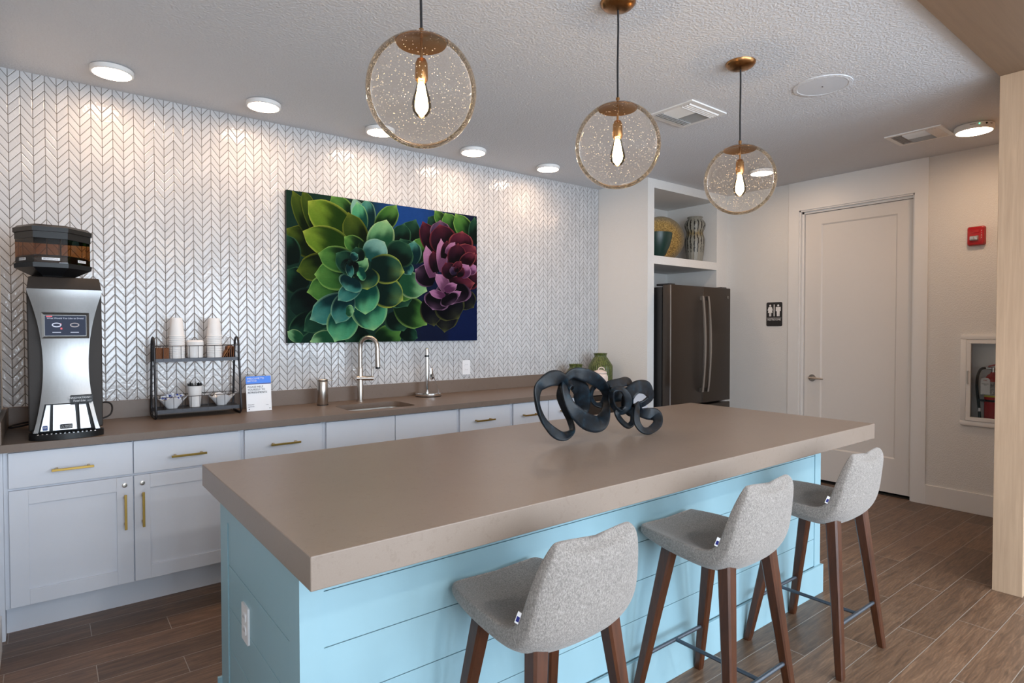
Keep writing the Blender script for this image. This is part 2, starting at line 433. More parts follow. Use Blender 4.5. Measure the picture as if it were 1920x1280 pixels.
def rrect(x0, x1, y0, y1, r, n=5):
    o = []
    for cx, cy, a in ((x1 - r, y1 - r, 0), (x0 + r, y1 - r, 90), (x0 + r, y0 + r, 180), (x1 - r, y0 + r, 270)):
        for k in range(n + 1):
            t = math.radians(a + 90 * k / n); o.append((cx + r * math.cos(t), cy + r * math.sin(t)))
    return o

# ------------------------------------------------------------------ room shell
H = 2.765; XR = 1.265; XL = -4.462; YB = -8.2; YF = -.607
struct('floor', B().box(XL - .15, XR + .15, YB - .15, .15, -.08, 0), M['floor'], angle=0)
struct('ceiling', B().box(XL - .15, XR + .15, YB - .15, .15, H, H + .12), M['ceil'], angle=0)
struct('wall_back', B().box(XL - .15, 0, 0, .12, 0, H), M['tile'], angle=0)
struct('wall_left', B().box(XL - .15, XL, -5.2, 0, 0, H).box(XL - .15, XL, YB, -7.4, 0, H).box(XL - .15, XL, -7.4, -5.2, 0, .3).box(XL - .15, XL, -7.4, -5.2, 2.42, H), M['wall'], angle=0)  # opening added for the left-wall fill light
# partition and cased alcove front beside the tiled wall, one continuous plastered piece
struct('wall_partition', B().box(0, .0902, YF, .0, 0, H), M['wall'], angle=0)
struct('wall_alcove', B().box(0, XR, .0, .12, 0, H), M['wall'], angle=0)
struct('wall_stile', B().box(1.0766, XR, YF, .0, 0, H), M['wall'], angle=0)
struct('wall_header', B().box(.0902, 1.0766, YF, -.0, 2.6862, H), M['wall'], angle=0)
struct('trim_7', B().box(.0902, 1.0766, YF, -.0, 1.9987, 2.0741), M['wall'], angle=0)

b = B()
D0, D1, DH = -1.3538, -2.2914, 2.4996
b.box(XR, XR + .15, D0, .12, 0, H); b.box(XR, XR + .15, YB, -2.94, 0, H); b.box(XR, XR + .15, -2.65, D1, 0, H); b.box(XR, XR + .15, -2.94, -2.65, 0, .7035); b.box(XR, XR + .15, -2.94, -2.65, 1.3235, H); b.box(XR + .125, XR + .15, -2.94, -2.65, .7035, 1.3235); b.box(XR, XR + .15, D1, D0, DH, H)
struct('wall_right', b, M['wall'], angle=0)
# rear wall with the three big windows that light the room
b = B(); xs = [XL - .15] + [v for p in WINX for v in p] + [XR + .15]
for i in range(0, len(xs), 2): b.box(xs[i], xs[i + 1], YB - .15, YB, 0, H)
for (a, c) in WINX: b.box(a, c, YB - .15, YB, 0, .28); b.box(a, c, YB - .15, YB, 2.42, H)
struct('wall_rear', b, M['wall'], angle=0)
for k, (a, c) in enumerate(WINX):
    b = B()
    for x in (a, (a + c) / 2 - .02, c - .04): b.box(x, x + .04, YB - .1, YB - .05, .28, 2.42)
    for z in (.28, 1.3, 2.38): b.box(a, c, YB - .1, YB - .05, z, z + .04)
    struct('window_%d' % (k + 1), b, M['trim'], angle=0)

# door surround: flat boards from floor to ceiling, stepped jamb, one-panel door
b = B(); c0 = XR - .012
b.box(c0, XR, -1.2570, D0, 0, 2.7); b.box(c0, XR, D1, -2.388, 0, H); b.box(c0, XR, D1, D0, DH, H); b.box(c0, XR, D0, -1.257, 2.7, H)
struct('trim_1', b, M['trim'], angle=0)
b = B()
b.box(XR + .0, XR + .03, D0 - .012, D0, 0, DH); b.box(XR + .03, XR + .15, D0 - .030, D0, 0, DH); b.box(XR, XR + .15, D1, D1 + .012, 0, DH)
b.box(XR + .0, XR + .03, D1, D0, DH - .012, DH); b.box(XR + .03, XR + .15, D1, D0, DH - .030, DH)
struct('trim_2', b, M['trim'], angle=0)
dx = XR + .05
door = bpy.data.objects.new('door_1', None); COL.objects.link(door); door.location = (dx, (D0 + D1) / 2, .02); door['kind'] = 'structure'; WLOC['door_1'] = tuple(door.location)
b = B(); ya, yb = D1 + .013, D0 - .033; za, zb = .022, DH - .033
py0, py1, pz0, pz1 = -2.150, -1.530, .31, 2.362
b.box(dx, dx + .04, ya, py0, za, zb); b.box(dx, dx + .04, py1, yb, za, zb); b.box(dx, dx + .04, py0, py1, za, pz0); b.box(dx, dx + .04, py0, py1, pz1, zb)
put('door_frame', b, M['doorp'], door, 0)
b = B(); b.box(dx + .010, dx + .036, py0, py1, pz0, pz1)
bv = .012
for q in (((py0, pz0), (py1, pz0), (py1 - bv, pz0 + bv), (py0 + bv, pz0 + bv)), ((py1, pz0), (py1, pz1), (py1 - bv, pz1 - bv), (py1 - bv, pz0 + bv)),
          ((py1, pz1), (py0, pz1), (py0 + bv, pz1 - bv), (py1 - bv, pz1 - bv)), ((py0, pz1), (py0, pz0), (py0 + bv, pz0 + bv), (py0 + bv, pz1 - bv))):
    b.quad([(dx + (.0 if i < 2 else .0095), p[0], p[1]) for i, p in enumerate(q)])
put('door_panel', b, M['doorp'], door, 0)
b = B(); hy, hz = -1.462, .951
b.cyl((dx, hy, hz), (dx - .008, hy, hz), .032, seg=28); b.cyl((dx - .008, hy, hz), (dx - .05, hy, hz), .011)
b.tube([(dx - .05, hy + .008, hz), (dx - .052, hy - .03, hz + .001), (dx - .048, hy - .08, hz), (dx - .044, hy - .115, hz - .002)], [.011, .010, .008, .007])
h = put('door_handle', b, M['steel'], door); h['label'] = 'satin nickel lever handle'
struct('door_gap_shade', B().box(XR + .02, XR + .15, D1, D0, 0, .004), M['dark'], angle=0)  # black strip in place of the shade in the gap under the door
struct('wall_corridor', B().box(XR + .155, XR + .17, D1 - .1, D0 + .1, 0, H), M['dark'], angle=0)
# baseboards
struct('baseboard_right', B().box(XR - .014, XR, -2.388, -3.18, 0, .157, .002).box(XR - .014, XR, -1.257, YF, 0, .157, .002), M['trim'], angle=0)
struct('baseboard_left', B().box(XL, XL + .014, -6, -.70, 0, .157, .002), M['trim'], angle=0)
# wood portal: veneered end column and the shallow dropped soffit that it carries
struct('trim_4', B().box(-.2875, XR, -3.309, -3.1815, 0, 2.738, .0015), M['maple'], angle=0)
struct('trim_5', B().box(XL, XR, -4.6, -3.1815, 2.738, H), M['maple_shaded'], angle=0)

# ------------------------------------------------------------------ ceiling fittings
def disk_light(x, y, label, first=None):
    if first: return dup(first, (x, y, H), label)
    t = thing('disk_light', label, 'ceiling light', (x, y, H), 'flush disk lights over the worktop')
    put('housing', B().lathe([(.088, 0), (.098, -.006), (.098, -.026), (.094, -.030), (.087, -.030)], (x, y, H), 48, cap1=False), M['trim'], t)
    put('diffuser', B().lathe([(.001, -.033), (.060, -.0325), (.087, -.029)], (x, y, H), 48, cap0=True, cap1=False), M['lamp'], t)
    return t
DL = [(-3.989, 'round white disk light nearest the left end of the tiled wall, above the coffee machine'),
      (-3.230, 'round white disk light second from the left, above and left of the painting'),
      (-2.470, 'round white disk light partly covered by the nearest glass globe'),
      (-1.705, 'round white disk light between the nearest and middle globes, fourth from the left'),
      (-.950, 'round white disk light farthest right over the tiled wall, left of the middle globe')]
d0 = None
for x, l in DL:
    t = disk_light(x, -.33, l, d0); d0 = d0 or t
t = disk_light(.585, -1.36, 'round white disk light seen through the right side of the farthest globe', d0); t['group'] = 'flush disk lights near the restroom door'
t = thing('disk_light', 'round white disk light with a green indicator beside the ceiling vent by the wood column', 'ceiling light', (.640, -2.835, H), 'flush disk lights near the restroom door')
cx, cy = .640, -2.835
put('housing', B().lathe([(.100, 0), (.110, -.008), (.110, -.040), (.106, -.044), (.099, -.044)], (cx, cy, H), 48, cap1=False), M['trim'], t)
put('diffuser', B().lathe([(.001, -.048), (.070, -.047), (.099, -.043)], (cx, cy, H), 48, cap1=False), M['lamp'], t)
ang = math.atan2(-4.10 - cy, -4.286 - cx)
def onrim(a, z, r=.111): return (cx + r * math.cos(a), cy + r * math.sin(a), H + z)
p = onrim(ang + .25, -.020); put('indicator_led', B().sphere(p, .0035, 10, 8), M['led'], t)
p = onrim(ang + .62, -.020); put('test_button', B().sphere(p, .006, 12, 8), M['blackp'], t)
for da, s in ((-.06, 'POWER'), (.93, 'TEST')):
    a = ang + da; p = onrim(a, -.020, .1112)
    text('lettering', s, .009, M['text_k'], t, p, (PI / 2, 0, a + PI / 2))

# speaker
cx, cy = -.835, -2.515
t = thing('ceiling_speaker', 'round white flush speaker grille in the ceiling', 'speaker', (cx, cy, H))
put('trim_ring', B().lathe([(.150, 0), (.150, -.004), (.130, -.006), (.126, -.003), (.126, 0)], (cx, cy, H), 56), M['ceil'], t)
put('grille', B().lathe([(.126, -.001), (.126, -.0045), (.001, -.006)], (cx, cy, H), 56), plain('white speaker mesh', (.60, .63, .68), .6, bump=.5, bscale=600), t)
put('logo_badge', B().box(cx - .004, cx + .004, cy - .003, cy + .003, H - .008, H - .005), M['text_k'], t)

def vent(cx, cy, sx, sy, label):
    t = thing('ceiling_vent', label, 'ceiling vent', (cx, cy, H), 'ceiling air vents')
    b = B(); hx, hy, f = sx / 2, sy / 2, .028
    b.box(cx - hx, cx + hx, cy - hy, cy - hy + f, H - .008, H); b.box(cx - hx, cx + hx, cy + hy - f, cy + hy, H - .008, H)
    b.box(cx - hx, cx - hx + f, cy - hy + f, cy + hy - f, H - .008, H); b.box(cx + hx - f, cx + hx, cy - hy + f, cy + hy - f, H - .008, H)
    put('frame', b, M['trim'], t, 0)
    put('duct_opening', B().box(cx - hx + f, cx + hx - f, cy - hy + f, cy + hy - f, H - .0015, H), plain('grey duct lining', (.42, .43, .45), .8), t, 0)
    b = B(); c_, s_ = math.cos(.7), math.sin(.7)
    def slat(x0, y0, x1, y1, nx, ny):
        w = .0115
        b.quad([(x0, y0, H - .003), (x1, y1, H - .003), (x1 + nx * w, y1 + ny * w, H - .014), (x0 + nx * w, y0 + ny * w, H - .014)])
    ix0, ix1, iy0, iy1 = cx - hx + f, cx + hx - f, cy - hy + f, cy + hy - f
    q = (iy1 - iy0) / 4
    for k in range(4):
        slat(ix0, iy1 - .004 - k * q / 4, ix1, iy1 - .004 - k * q / 4, 0, -.9)
        slat(ix0, iy0 + .004 + k * q / 4, ix1, iy0 + .004 + k * q / 4, 0, .9)
    nn = 18
    for k in range(nn):
        x = lerp(ix0 + .004, ix1 - .02, k / (nn - 1)); sg = -.9 if k >= nn // 2 else .9
        slat(x + (.016 if sg < 0 else 0), iy0 + q, x + (.016 if sg < 0 else 0), iy1 - q, sg, 0)
    put('louvers', b, M['trim'], t, 0)
vent(-1.062, -1.780, .36, .335, 'square white ceiling vent between the middle and farthest globes')
vent(.585, -2.535, .30, .34, 'white ceiling vent beside the disk light with the green indicator')

# pendants
def pendant(x, label, first=None):
    if first: return dup(first, (x, -2.39, H), label)
    y = -2.39; zc = 2.17; R = .177
    t = thing('globe_pendant', label, 'pendant light', (x, y, H), 'glass globe pendants over the island')
    put('canopy', B().lathe([(.074, 0), (.072, -.010), (.060, -.022), (.036, -.031), (.008, -.034)], (x, y, H), 40), M['abrass'], t)
    put('cord', B().tube([(x, y, H - .03), (x + .002, y, 2.66), (x - .0015, y, 2.5), (x, y, zc + R + .02)], .0042, 10), M['cord'], t)
    pr = [(R * math.sin(a), R * math.cos(a)) for a in [math.radians(4 + 175.9 * k / 48) for k in range(49)]]
    put('glass_globe', B().lathe(pr, (x, y, zc), 72, cap0=False, cap1=False), M['globe'], t, angle=180)
    put('neck_cap', B().lathe([(.002, zc + R + .001), (.008, zc + R + .001), (.008, zc + R + .022), (.002, zc + R + .022)], (x, y, 0), 20), M['abrass'], t)
    put('inner_disc', B().lathe([(.004, zc + R - .005), (.05, zc + R - .012), (.082, zc + R - .023), (.080, zc + R - .026), (.05, zc + R - .0155), (.004, zc + R - .009)], (x, y, 0), 44), M['abrass'], t)
    put('stem', B().cyl((x, y, zc + R), (x, y, zc + .095), .0048), M['abrass'], t)
    put('socket', B().lathe([(.006, .106), (.014, .102), (.020, .088), (.021, .040), (.019, .034), (.005, .034)], (x, y, zc), 28), M['abrass'], t)
    bl = put('bulb', B().lathe([(.013, .045), (.014, .030), (.021, .0), (.030, -.030), (.032, -.048), (.028, -.066), (.016, -.080), (.001, -.085)], (x, y, zc), 28, cap0=False), M['bulbglass'], t)
    put('filament', B().lathe([(.004, .030), (.011, .018), (.016, -.01), (.021, -.035), (.020, -.056), (.010, -.070), (.002, -.074)], (x, y, zc), 16), M['fil'], bl)
    return t
p0 = pendant(-3.3168, 'clear seeded globe pendant nearest the camera, its canopy above the picture edge')
pendant(-2.3843, 'clear seeded globe pendant in the middle of the row over the island', p0)
pendant(-1.4579, 'clear seeded globe pendant farthest from the camera, before the alcove', p0)

# ------------------------------------------------------------------ wall worktop and cabinets
CZ = .893; CT = .0355; FY = -.6577
SX0, SX1, SY0, SY1 = -2.785, -2.318, -.565, -.250
t = thing('worktop', 'long brown-grey quartz worktop with upstand running below the tiled wall', 'worktop', ((XL) / 2, -.33, CZ))
bm = bmesh.new()
outer = [(XL + .001, FY), (-.001, FY), (-.001, -.001), (XL + .001, -.001)]; inner = rrect(SX0, SX1, SY0, SY1, .06, 6)
ov = [bm.verts.new((x, y, CZ)) for x, y in outer]; iv = [bm.verts.new((x, y, CZ)) for x, y in inner]
es = [bm.edges.new((ov[i], ov[(i + 1) % 4])) for i in range(4)] + [bm.edges.new((iv[i], iv[(i + 1) % len(iv)])) for i in range(len(iv))]
bmesh.ops.triangle_fill(bm, use_beauty=True, use_dissolve=False, edges=es)
r = bmesh.ops.extrude_face_region(bm, geom=bm.faces[:])
bmesh.ops.translate(bm, vec=(0, 0, -CT), verts=[v for v in r['geom'] if isinstance(v, bmesh.types.BMVert)])
bb = B(); bb.b.free(); bb.b = bm
put('slab', bb, M['quartz2'], t, 20)
t['label'] = 'long brown-grey quartz worktop running below the tiled wall'
one('backsplash_upstand', 'low brown-grey quartz upstand along the foot of the tiled wall', 'backsplash', B().box(XL + .022, -.001, -.020, -.001, CZ + .0003, CZ + .1012, .001), M['quartz2'], (-2.2, -.01, CZ), angle=0)
one('side_upstand', 'short brown-grey quartz upstand at the far left end beside the coffee machine', 'backsplash', B().box(XL + .001, XL + .021, FY + .005, -.001, CZ + .0003, CZ + .1012, .001), M['quartz2'], (XL + .01, -.33, CZ), angle=0)
# sink
t = thing('sink', 'undermount stainless sink set in the brown-grey worktop', 'sink', ((SX0 + SX1) / 2, (SY0 + SY1) / 2, CZ - CT - .19))
b = B(); rings = []
for (ins, z) in ((-.012, CZ - CT - .0005), (.0, CZ - CT - .001), (.002, CZ - CT - .03), (.008, CZ - CT - .15), (.03, CZ - CT - .175), (.09, CZ - CT - .18)):
    rings.append([(x, y, z) for x, y in rrect(SX0 + ins, SX1 - ins, SY0 + ins, SY1 - ins, max(.02, .06 - ins * .3), 6)])
b.loft(rings, cap0=False, cap1=True); put('bowl', b, M['sinkm'], t)
put('drain', B().lathe([(.04, .0015), (.036, .004), (.02, .002), (.002, .002)], ((SX0 + SX1) / 2, (SY0 + SY1) / 2, CZ - CT - .18), 28), M['chrome'], t)

def pull(bld, p0_, p1_):
    # slim bar pull on two posts, standing proud of the face towards -y
    (x0, z0), (x1, z1) = p0_, p1_; y0 = -.634; w = .005
    if abs(x1 - x0) > abs(z1 - z0):
        bld.box(x0, x1, y0 - .030, y0 - .022, z0 - .0055, z0 + .0055, .001)
        for x in (x0 + .02, x1 - .02): bld.box(x - w, x + w, y0 - .022, y0 + .018, z0 - .004, z0 + .004)
    else:
        bld.box(x0 - .0055, x0 + .0055, y0 - .030, y0 - .022, z0, z1, .001)
        for z in (z0 + .02, z1 - .02): bld.box(x0 - .004, x0 + .004, y0 - .022, y0 + .018, z - w, z + w)
    return bld
def cabinet(x0, x1, label, fronts, doors, name='base_cabinet'):
    t = thing(name, label, 'cabinet', ((x0 + x1) / 2, -.3, 0), 'white base cabinets under the wall worktop')
    b = B(); zc_ = CZ - CT - .0005; b.box(x0 + .0005, x0 + .018, -.58, -.003, .14, zc_).box(x1 - .018, x1 - .0005, -.58, -.003, .14, zc_).box(x0 + .018, x1 - .018, -.58, -.003, .14, .158).box(x0 + .018, x1 - .018, -.02, -.003, .158, zc_).box(x0 + .0005, x1 - .0005, -.597, -.58, .14, zc_)
    put('carcass', b, M['cab'], t, 0)
    put('toe_kick', B().box(x0 + .0005, x1 - .0005, -.5125, -.49, 0, .14).box(x0 + .0005, x1 - .0005, -.49, -.45, .0, .139), M['cab'], t, 0)
    for (a, c, hx0, hx1) in fronts:
        d = put('drawer', B().box(a, c, -.616, -.5975, .687, .8475, .0015), M['cab'], t, 0)
        if hx0 is not None: put('handle', pull(B(), (hx0, .757), (hx1, .757)), M['brass'], d, 0)
    for (a, c, hx, lk) in doors:
        b = B(); w = .068; z0, z1 = .1475, .6755
        b.box(a, a + w, -.616, -.5975, z0, z1, .0012); b.box(c - w, c, -.616, -.5975, z0, z1, .0012)
        b.box(a + w, c - w, -.616, -.5975, z0, z0 + w, .0012); b.box(a + w, c - w, -.616, -.5975, z1 - w, z1, .0012)
        b.box(a + w - .002, c - w + .002, -.606, -.5985, z0 + w - .002, z1 - w + .002)
        d = put('door', b, M['cab'], t, 0)
        if hx is not None: put('handle', pull(B(), (hx, .425), (hx, .597)), M['brass'], d, 0)
        if lk: 
            put('lock', B().lathe([(.011, 0), (.011, .003), (.008, .004), (.002, .004)], (0, 0, 0), 20).xf(Matrix.Translation((hx, -.6165, .635)) @ Matrix.Rotation(PI / 2, 4, 'X')), M['steel'], d)
    return t
cabinet(-4.440, -3.440, 'white base cabinet with two locked doors under the coffee machine', [(-4.421, -3.949, -4.268, -4.108), (-3.944, -3.456, -3.785, -3.622)], [(-4.421, -3.949, -3.984, 1), (-3.944, -3.456, -3.909, 1)])
cabinet(-3.440, -2.983, 'narrow white drawer cabinet just left of the sink cabinet', [(-3.425, -2.998, -3.297, -3.132)], [(-3.425, -2.998, -3.37, 0)])
cabinet(-2.983, -2.030, 'white sink cabinet with two plain false drawer fronts', [(-2.966, -2.516, None, None), (-2.511, -2.047, None, None)], [(-2.966, -2.516, -2.55, 0), (-2.511, -2.047, -2.475, 0)], 'sink_cabinet')
cabinet(-2.030, -1.562, 'narrow white drawer cabinet just right of the sink cabinet', [(-2.017, -1.578, -1.905, -1.742)], [(-2.017, -1.578, -1.62, 0)])
cabinet(-1.562, -.800, 'white two-drawer base cabinet behind the sculptures', [(-1.545, -1.200, -1.470, -1.310), (-1.195, -.815, -1.09, -.93)], [(-1.545, -1.200, -1.24, 0), (-1.195, -.815, -1.15, 0)])
struct('trim_6', B().box(XL + .001, -4.4405, -.60, -.003, 0, CZ - CT - .0005), M['cab'], angle=0)
t = thing('undercounter_refrigerator', 'dark undercounter refrigerator at the right end of the worktop', 'refrigerator', (-.5, -.3, 0))
put('body', B().box(-.797, -.19, -.575, -.01, .03, CZ - CT - .002), M['fridgeside'], t, 0)
put('door', B().box(-.793, -.194, -.615, -.577, .10, CZ - CT - .012, .004), M['slate'], t, 0)
put('toe_grille', B().box(-.793, -.194, -.56, -.54, 0, .09), M['blackm'], t, 0)
put('handle', B().cyl((-.76, -.65, .80), (-.23, -.65, .80), .008).cyl((-.74, -.65, .80), (-.74, -.614, .80), .006).cyl((-.25, -.65, .80), (-.25, -.614, .80), .006), M['steel'], t)
one('filler_panel', 'white filler panel between the undercounter refrigerator and the partition', 'cabinet panel', B().box(-.188, -.002, -.612, -.01, 0, CZ - CT - .001), M['cab'], (-.1, -.3, 0), angle=0)

# faucet
fx, fy = -2.527, -.107
t = thing('faucet', 'tall gooseneck brushed nickel faucet behind the sink', 'faucet', (fx, fy, CZ))
put('base', B().lathe([(.027, 0), (.027, .004), (.021, .006), (.021, .235), (.019, .24)], (fx, fy, CZ), 28), M['steel'], t)
# spout arcs forward and to the right, over the bowl
dv = Vector((.62, -.78, 0)).normalized(); arc = [(fx, fy, CZ + .23), (fx, fy, CZ + .36)]
Rr = .066
for k in range(1, 13):
    a = PI * k / 12; c = Vector((fx, fy, CZ + .385)) + dv * (Rr - Rr * math.cos(a)); arc.append((c.x, c.y, c.z + Rr * math.sin(a) * 1.05))
e = Vector((fx, fy, CZ + .36)) + dv * (2 * Rr); arc.append((e.x + .002, e.y, e.z))
put('spout', B().tube(arc, [.0165] * 2 + [.0155] * 13, 18), M['steel'], t)
put('spray_head', B().cyl((e.x, e.y, CZ + .365), (e.x + dv.x * .004, e.y + dv.y * .004, CZ + .245), .0165, .0185, 22), M['steel'], t)
put('nozzle', B().cyl((e.x + dv.x * .004, e.y + dv.y * .004, CZ + .246), (e.x + dv.x * .005, e.y + dv.y * .005, CZ + .232), .0175, .0165, 22), M['blackp'], t)
hd = put('handle', B().cyl((fx - .028, fy, CZ + .165), (fx + .085, fy - .035, CZ + .162), .016, .0165, 20).cyl((fx + .076, fy - .034, CZ + .165), (fx + .079, fy - .036, CZ + .245), .0065, .007, 12), M['steel'], t)
# soap dispenser
sx, sy = -2.815, -.150
t = thing('soap_dispenser', 'cylindrical brushed metal soap dispenser left of the sink', 'soap dispenser', (sx, sy, CZ))
put('body', B().lathe([(.034, 0), (.036, .003), (.036, .158), (.035, .160)], (sx, sy, CZ), 32), M['steel'], t)
put('pump_head', B().lathe([(.035, .162), (.036, .164), (.036, .172), (.033, .175)], (sx, sy, CZ), 32).box(sx + .02, sx + .066, sy - .020, sy - .004, CZ + .160, CZ + .168, .003), M['steel'], t)
put('base_ring', B().lathe([(.037, 0), (.037, .005), (.034, .005)], (sx, sy, CZ), 32), M['blackp'], t)
# paper towel holder
px_, py_ = -1.985, -.125
t = thing('paper_towel_holder', 'empty chrome paper towel stand right of the sink', 'paper towel holder', (px_, py_, CZ))
put('base', B().lathe([(.098, .006), (.100, .010), (.099, .024), (.094, .028), (.004, .030)], (px_, py_, CZ), 48), M['chrome'], t)
put('base_foot', B().lathe([(.098, 0), (.099, .006), (.05, .0062)], (px_, py_, CZ), 40), M['blackp'], t)
put('pole', B().lathe([(.016, .028), (.0155, .30), (.012, .302), (.012, .312), (.0155, .314), (.0155, .352), (.012, .366), (.002, .370)], (px_ - .012, py_, CZ), 24), M['chrome'], t)
put('collar', B().lathe([(.017, .302), (.0175, .306), (.017, .312), (.010, .312)], (px_ - .012, py_, CZ), 24), M['blackp'], t)
put('tension_arm', B().tube([(px_ + .082, py_ - .02, CZ + .03), (px_ + .03, py_ - .028, CZ + .155), (px_ + .014, py_ - .028, CZ + .22)], .0032, 10).box(px_ + .002, px_ + .022, py_ - .032, py_ - .024, CZ + .13, CZ + .215, .002), M['chrome'], t)
put('tension_knob', B().sphere((px_ + .02, py_ - .034, CZ + .140), .008, 12, 8), M['blackp'], t)

# ------------------------------------------------------------------ coffee machine
MX = -4.206
t = thing('coffee_machine', 'tall brushed steel bean to cup coffee machine with black hopper on the worktop', 'coffee machine', (MX, -.35, CZ))
put('body', B().box(MX - .143, MX + .143, -.548, -.16, CZ + .035, 1.590, .006), M['plasticdk'], t, 0)
put('feet', B().box(MX - .13, MX + .13, -.54, -.2, CZ, CZ + .036), M['blackp'], t, 0)
put('top_cap', B().loft([[(MX - w, y0, z), (MX + w, y0, z), (MX + w, -.17, z), (MX - w, -.17, z)] for (w, y0, z) in ((.143, -.575, 1.590), (.141, -.572, 1.598), (.135, -.535, 1.648), (.128, -.52, 1.652))]), M['plasticdk'], t, 20)
# front panel: hourglass outline, hollow in profile; the outlet bay is cut out of its foot
def pw(z):
    s = (z - .928) / (1.590 - .928)
    return lerp(.126, .143, s ** 3) - .041 * math.sin(PI * min(1, max(0, s * 1.02))) ** .85
def pyf(z):
    s = (z - .928) / (1.590 - .928)
    return -.600 + .045 * math.sin(PI * s) ** 1.2 - (.018 * (1 - s))
BZ = 1.056
def panel(z0, z1, l, r, n):
    b = B(); rows = []
    for k in range(n + 1):
        z = lerp(z0, z1, k / n); L_, R_ = l(z), r(z)
        xs_ = [lerp(L_, R_, i / 10) for i in range(11)]
        rows.append([(x, pyf(z) - .006 * (1 - ((x - MX) / .14) ** 2), z) for x in xs_] + [(R_, -.54, z), (L_, -.54, z)])
    b.loft(rows); return b
b = panel(BZ, 1.590, lambda z: MX - pw(z), lambda z: MX + pw(z), 26)
bayL = lambda z: MX - lerp(.108, .083, (z - .928) / (BZ - .928)); bayR = lambda z: MX + lerp(.108, .083, (z - .928) / (BZ - .928))
b2 = panel(.928, BZ, lambda z: MX - pw(z), bayL, 6); b3 = panel(.928, BZ, bayR, lambda z: MX + pw(z), 6)
for q in (b2, b3):
    me_ = bpy.data.meshes.new('tmp'); q.b.to_mesh(me_); b.b.from_mesh(me_); bpy.data.meshes.remove(me_); q.b.free()
put('front_panel', b, M['brushed'], t, 30)
put('outlet_bay', B().quad([(bayL(.93), -.549, .93), (bayR(.93), -.549, .93), (bayR(BZ), -.549, BZ), (bayL(BZ), -.549, BZ)]), M['blackp'], t, 0)
for (a0, a1, c0_, c1_) in ((-.100, -.068, -.077, -.062), (-.054, .036, -.052, .030), (.050, .090, .046, .072)):
    # lower left, lower right, upper left, upper right
    put('splash_plate', B().loft([[(MX + a0, -.612, .934), (MX + a1, -.612, .934), (MX + a1, -.560, .934), (MX + a0, -.560, .934)], [(MX + c0_, -.585, BZ - .006), (MX + c1_, -.585, BZ - .006), (MX + c1_, -.560, BZ - .006), (MX + c0_, -.560, BZ - .006)]]), plain('polished steel plate', (.80, .82, .84), .12, 1.0), t, 0)
tr = put('drip_tray', B().loft([[(MX - .143, -.55, z)] + [(MX + .143 * math.sin(a) , -.585 - .066 * math.cos(a), z) for a in [math.radians(-90 + 180 * k / 20) for k in range(21)]] + [(MX + .143, -.55, z)] for z in (CZ + .001, CZ + .028)]), M['blackp'], t, 40)
b = B()
for k in range(14):
    for j in range(3): b.box(MX - .112 + k * .0165, MX - .106 + k * .0165, -.634 + j * .010, -.628 + j * .010, CZ + .0275, CZ + .030)
put('drip_grille', b, M['chrome'], tr, 0)
s0 = 1.421
fr = put('screen_bezel', B().loft([[(MX + sx_ * w, y, s0 + sz_ * h) for sx_, sz_ in ((-1, -1), (1, -1), (1, 1), (-1, 1))] for (w, h, y) in ((.090, .060, -.566), (.090, .060, -.598), (.080, .050, -.594), (.080, .050, -.588))]), plain('dark steel bezel', (.12, .115, .11), .3, .9), t, 0)
sc = put('touch_screen', B().box(MX - .0775, MX + .0775, -.592, -.5875, s0 - .047, s0 + .047), M['screen'], t, 0)
text('lettering', 'What Would You Like to Drink?', .0105, M['screen_w'], sc, (MX, -.593, s0 + .034))
for x_, m_ in ((-.034, 'screen_w'), (.034, 'screen_g')):
    put('drink_icon', B().tube([(MX + x_ + .016 * math.cos(a), -.593, s0 + .003 + .0085 * math.sin(a)) for a in [2 * PI * k / 20 for k in range(20)]], .0022, 6, closed=True), M[m_], sc)
    put('drink_icon', B().box(MX + x_ - .016, MX + x_ + .016, -.5932, -.5918, s0 - .033, s0 - .030), M['screen_w'], sc, 0)
for q in ((-.020, -.013, -.018, -.010), (-.022, -.016, .004, .010), (-.072, -.050, .040, .045)): put('drink_icon', B().box(MX + q[0], MX + q[1], -.5932, -.5918, s0 + q[2], s0 + q[3]), M['screen_r'], sc, 0)
nb = put('name_badge', B().prism(rrect(MX + .013, MX + .099, 1.058, 1.092, .004, 3), 'y', -.622, -.585), M['blackp'], t, 30)
text('lettering', 'INNOVATION', .0125, M['label'], nb, (MX + .045, -.6226, 1.081)); text('lettering', 'Total Lite', .0125, M['label'], nb, (MX + .045, -.6226, 1.067), shear=.3)
text('lettering', 'coffee', .006, M['label'], nb, (MX + .086, -.6226, 1.082)); text('lettering', 'system', .006, M['label'], nb, (MX + .086, -.6226, 1.067))
w_ = put('warning_label', B().prism(rrect(MX - .028, MX + .020, .940, .960, .003, 3), 'y', -.617, -.600), M['blackp'], t, 30)
text('lettering', 'CAUTION', .007, M['label'], w_, (MX + .006, -.6176, .953)); text('lettering', 'HOT LIQUID', .005, M['label'], w_, (MX + .006, -.6176, .946))
put('warning_triangle', B().tube([(MX - .024, -.6174, .944), (MX - .012, -.6174, .944), (MX - .018, -.6174, .956)], .0007, 6, closed=True), M['label'], w_)
w_ = put('sticker', B().prism(rrect(MX - .092, MX - .073, .938, .958, .003, 3), 'y', -.617, -.600), plain('dark blue sticker', srgb(30, 60, 120), .4), t, 30)
text('lettering', 'NSF', .008, M['label'], w_, (MX - .0825, -.6176, .950))
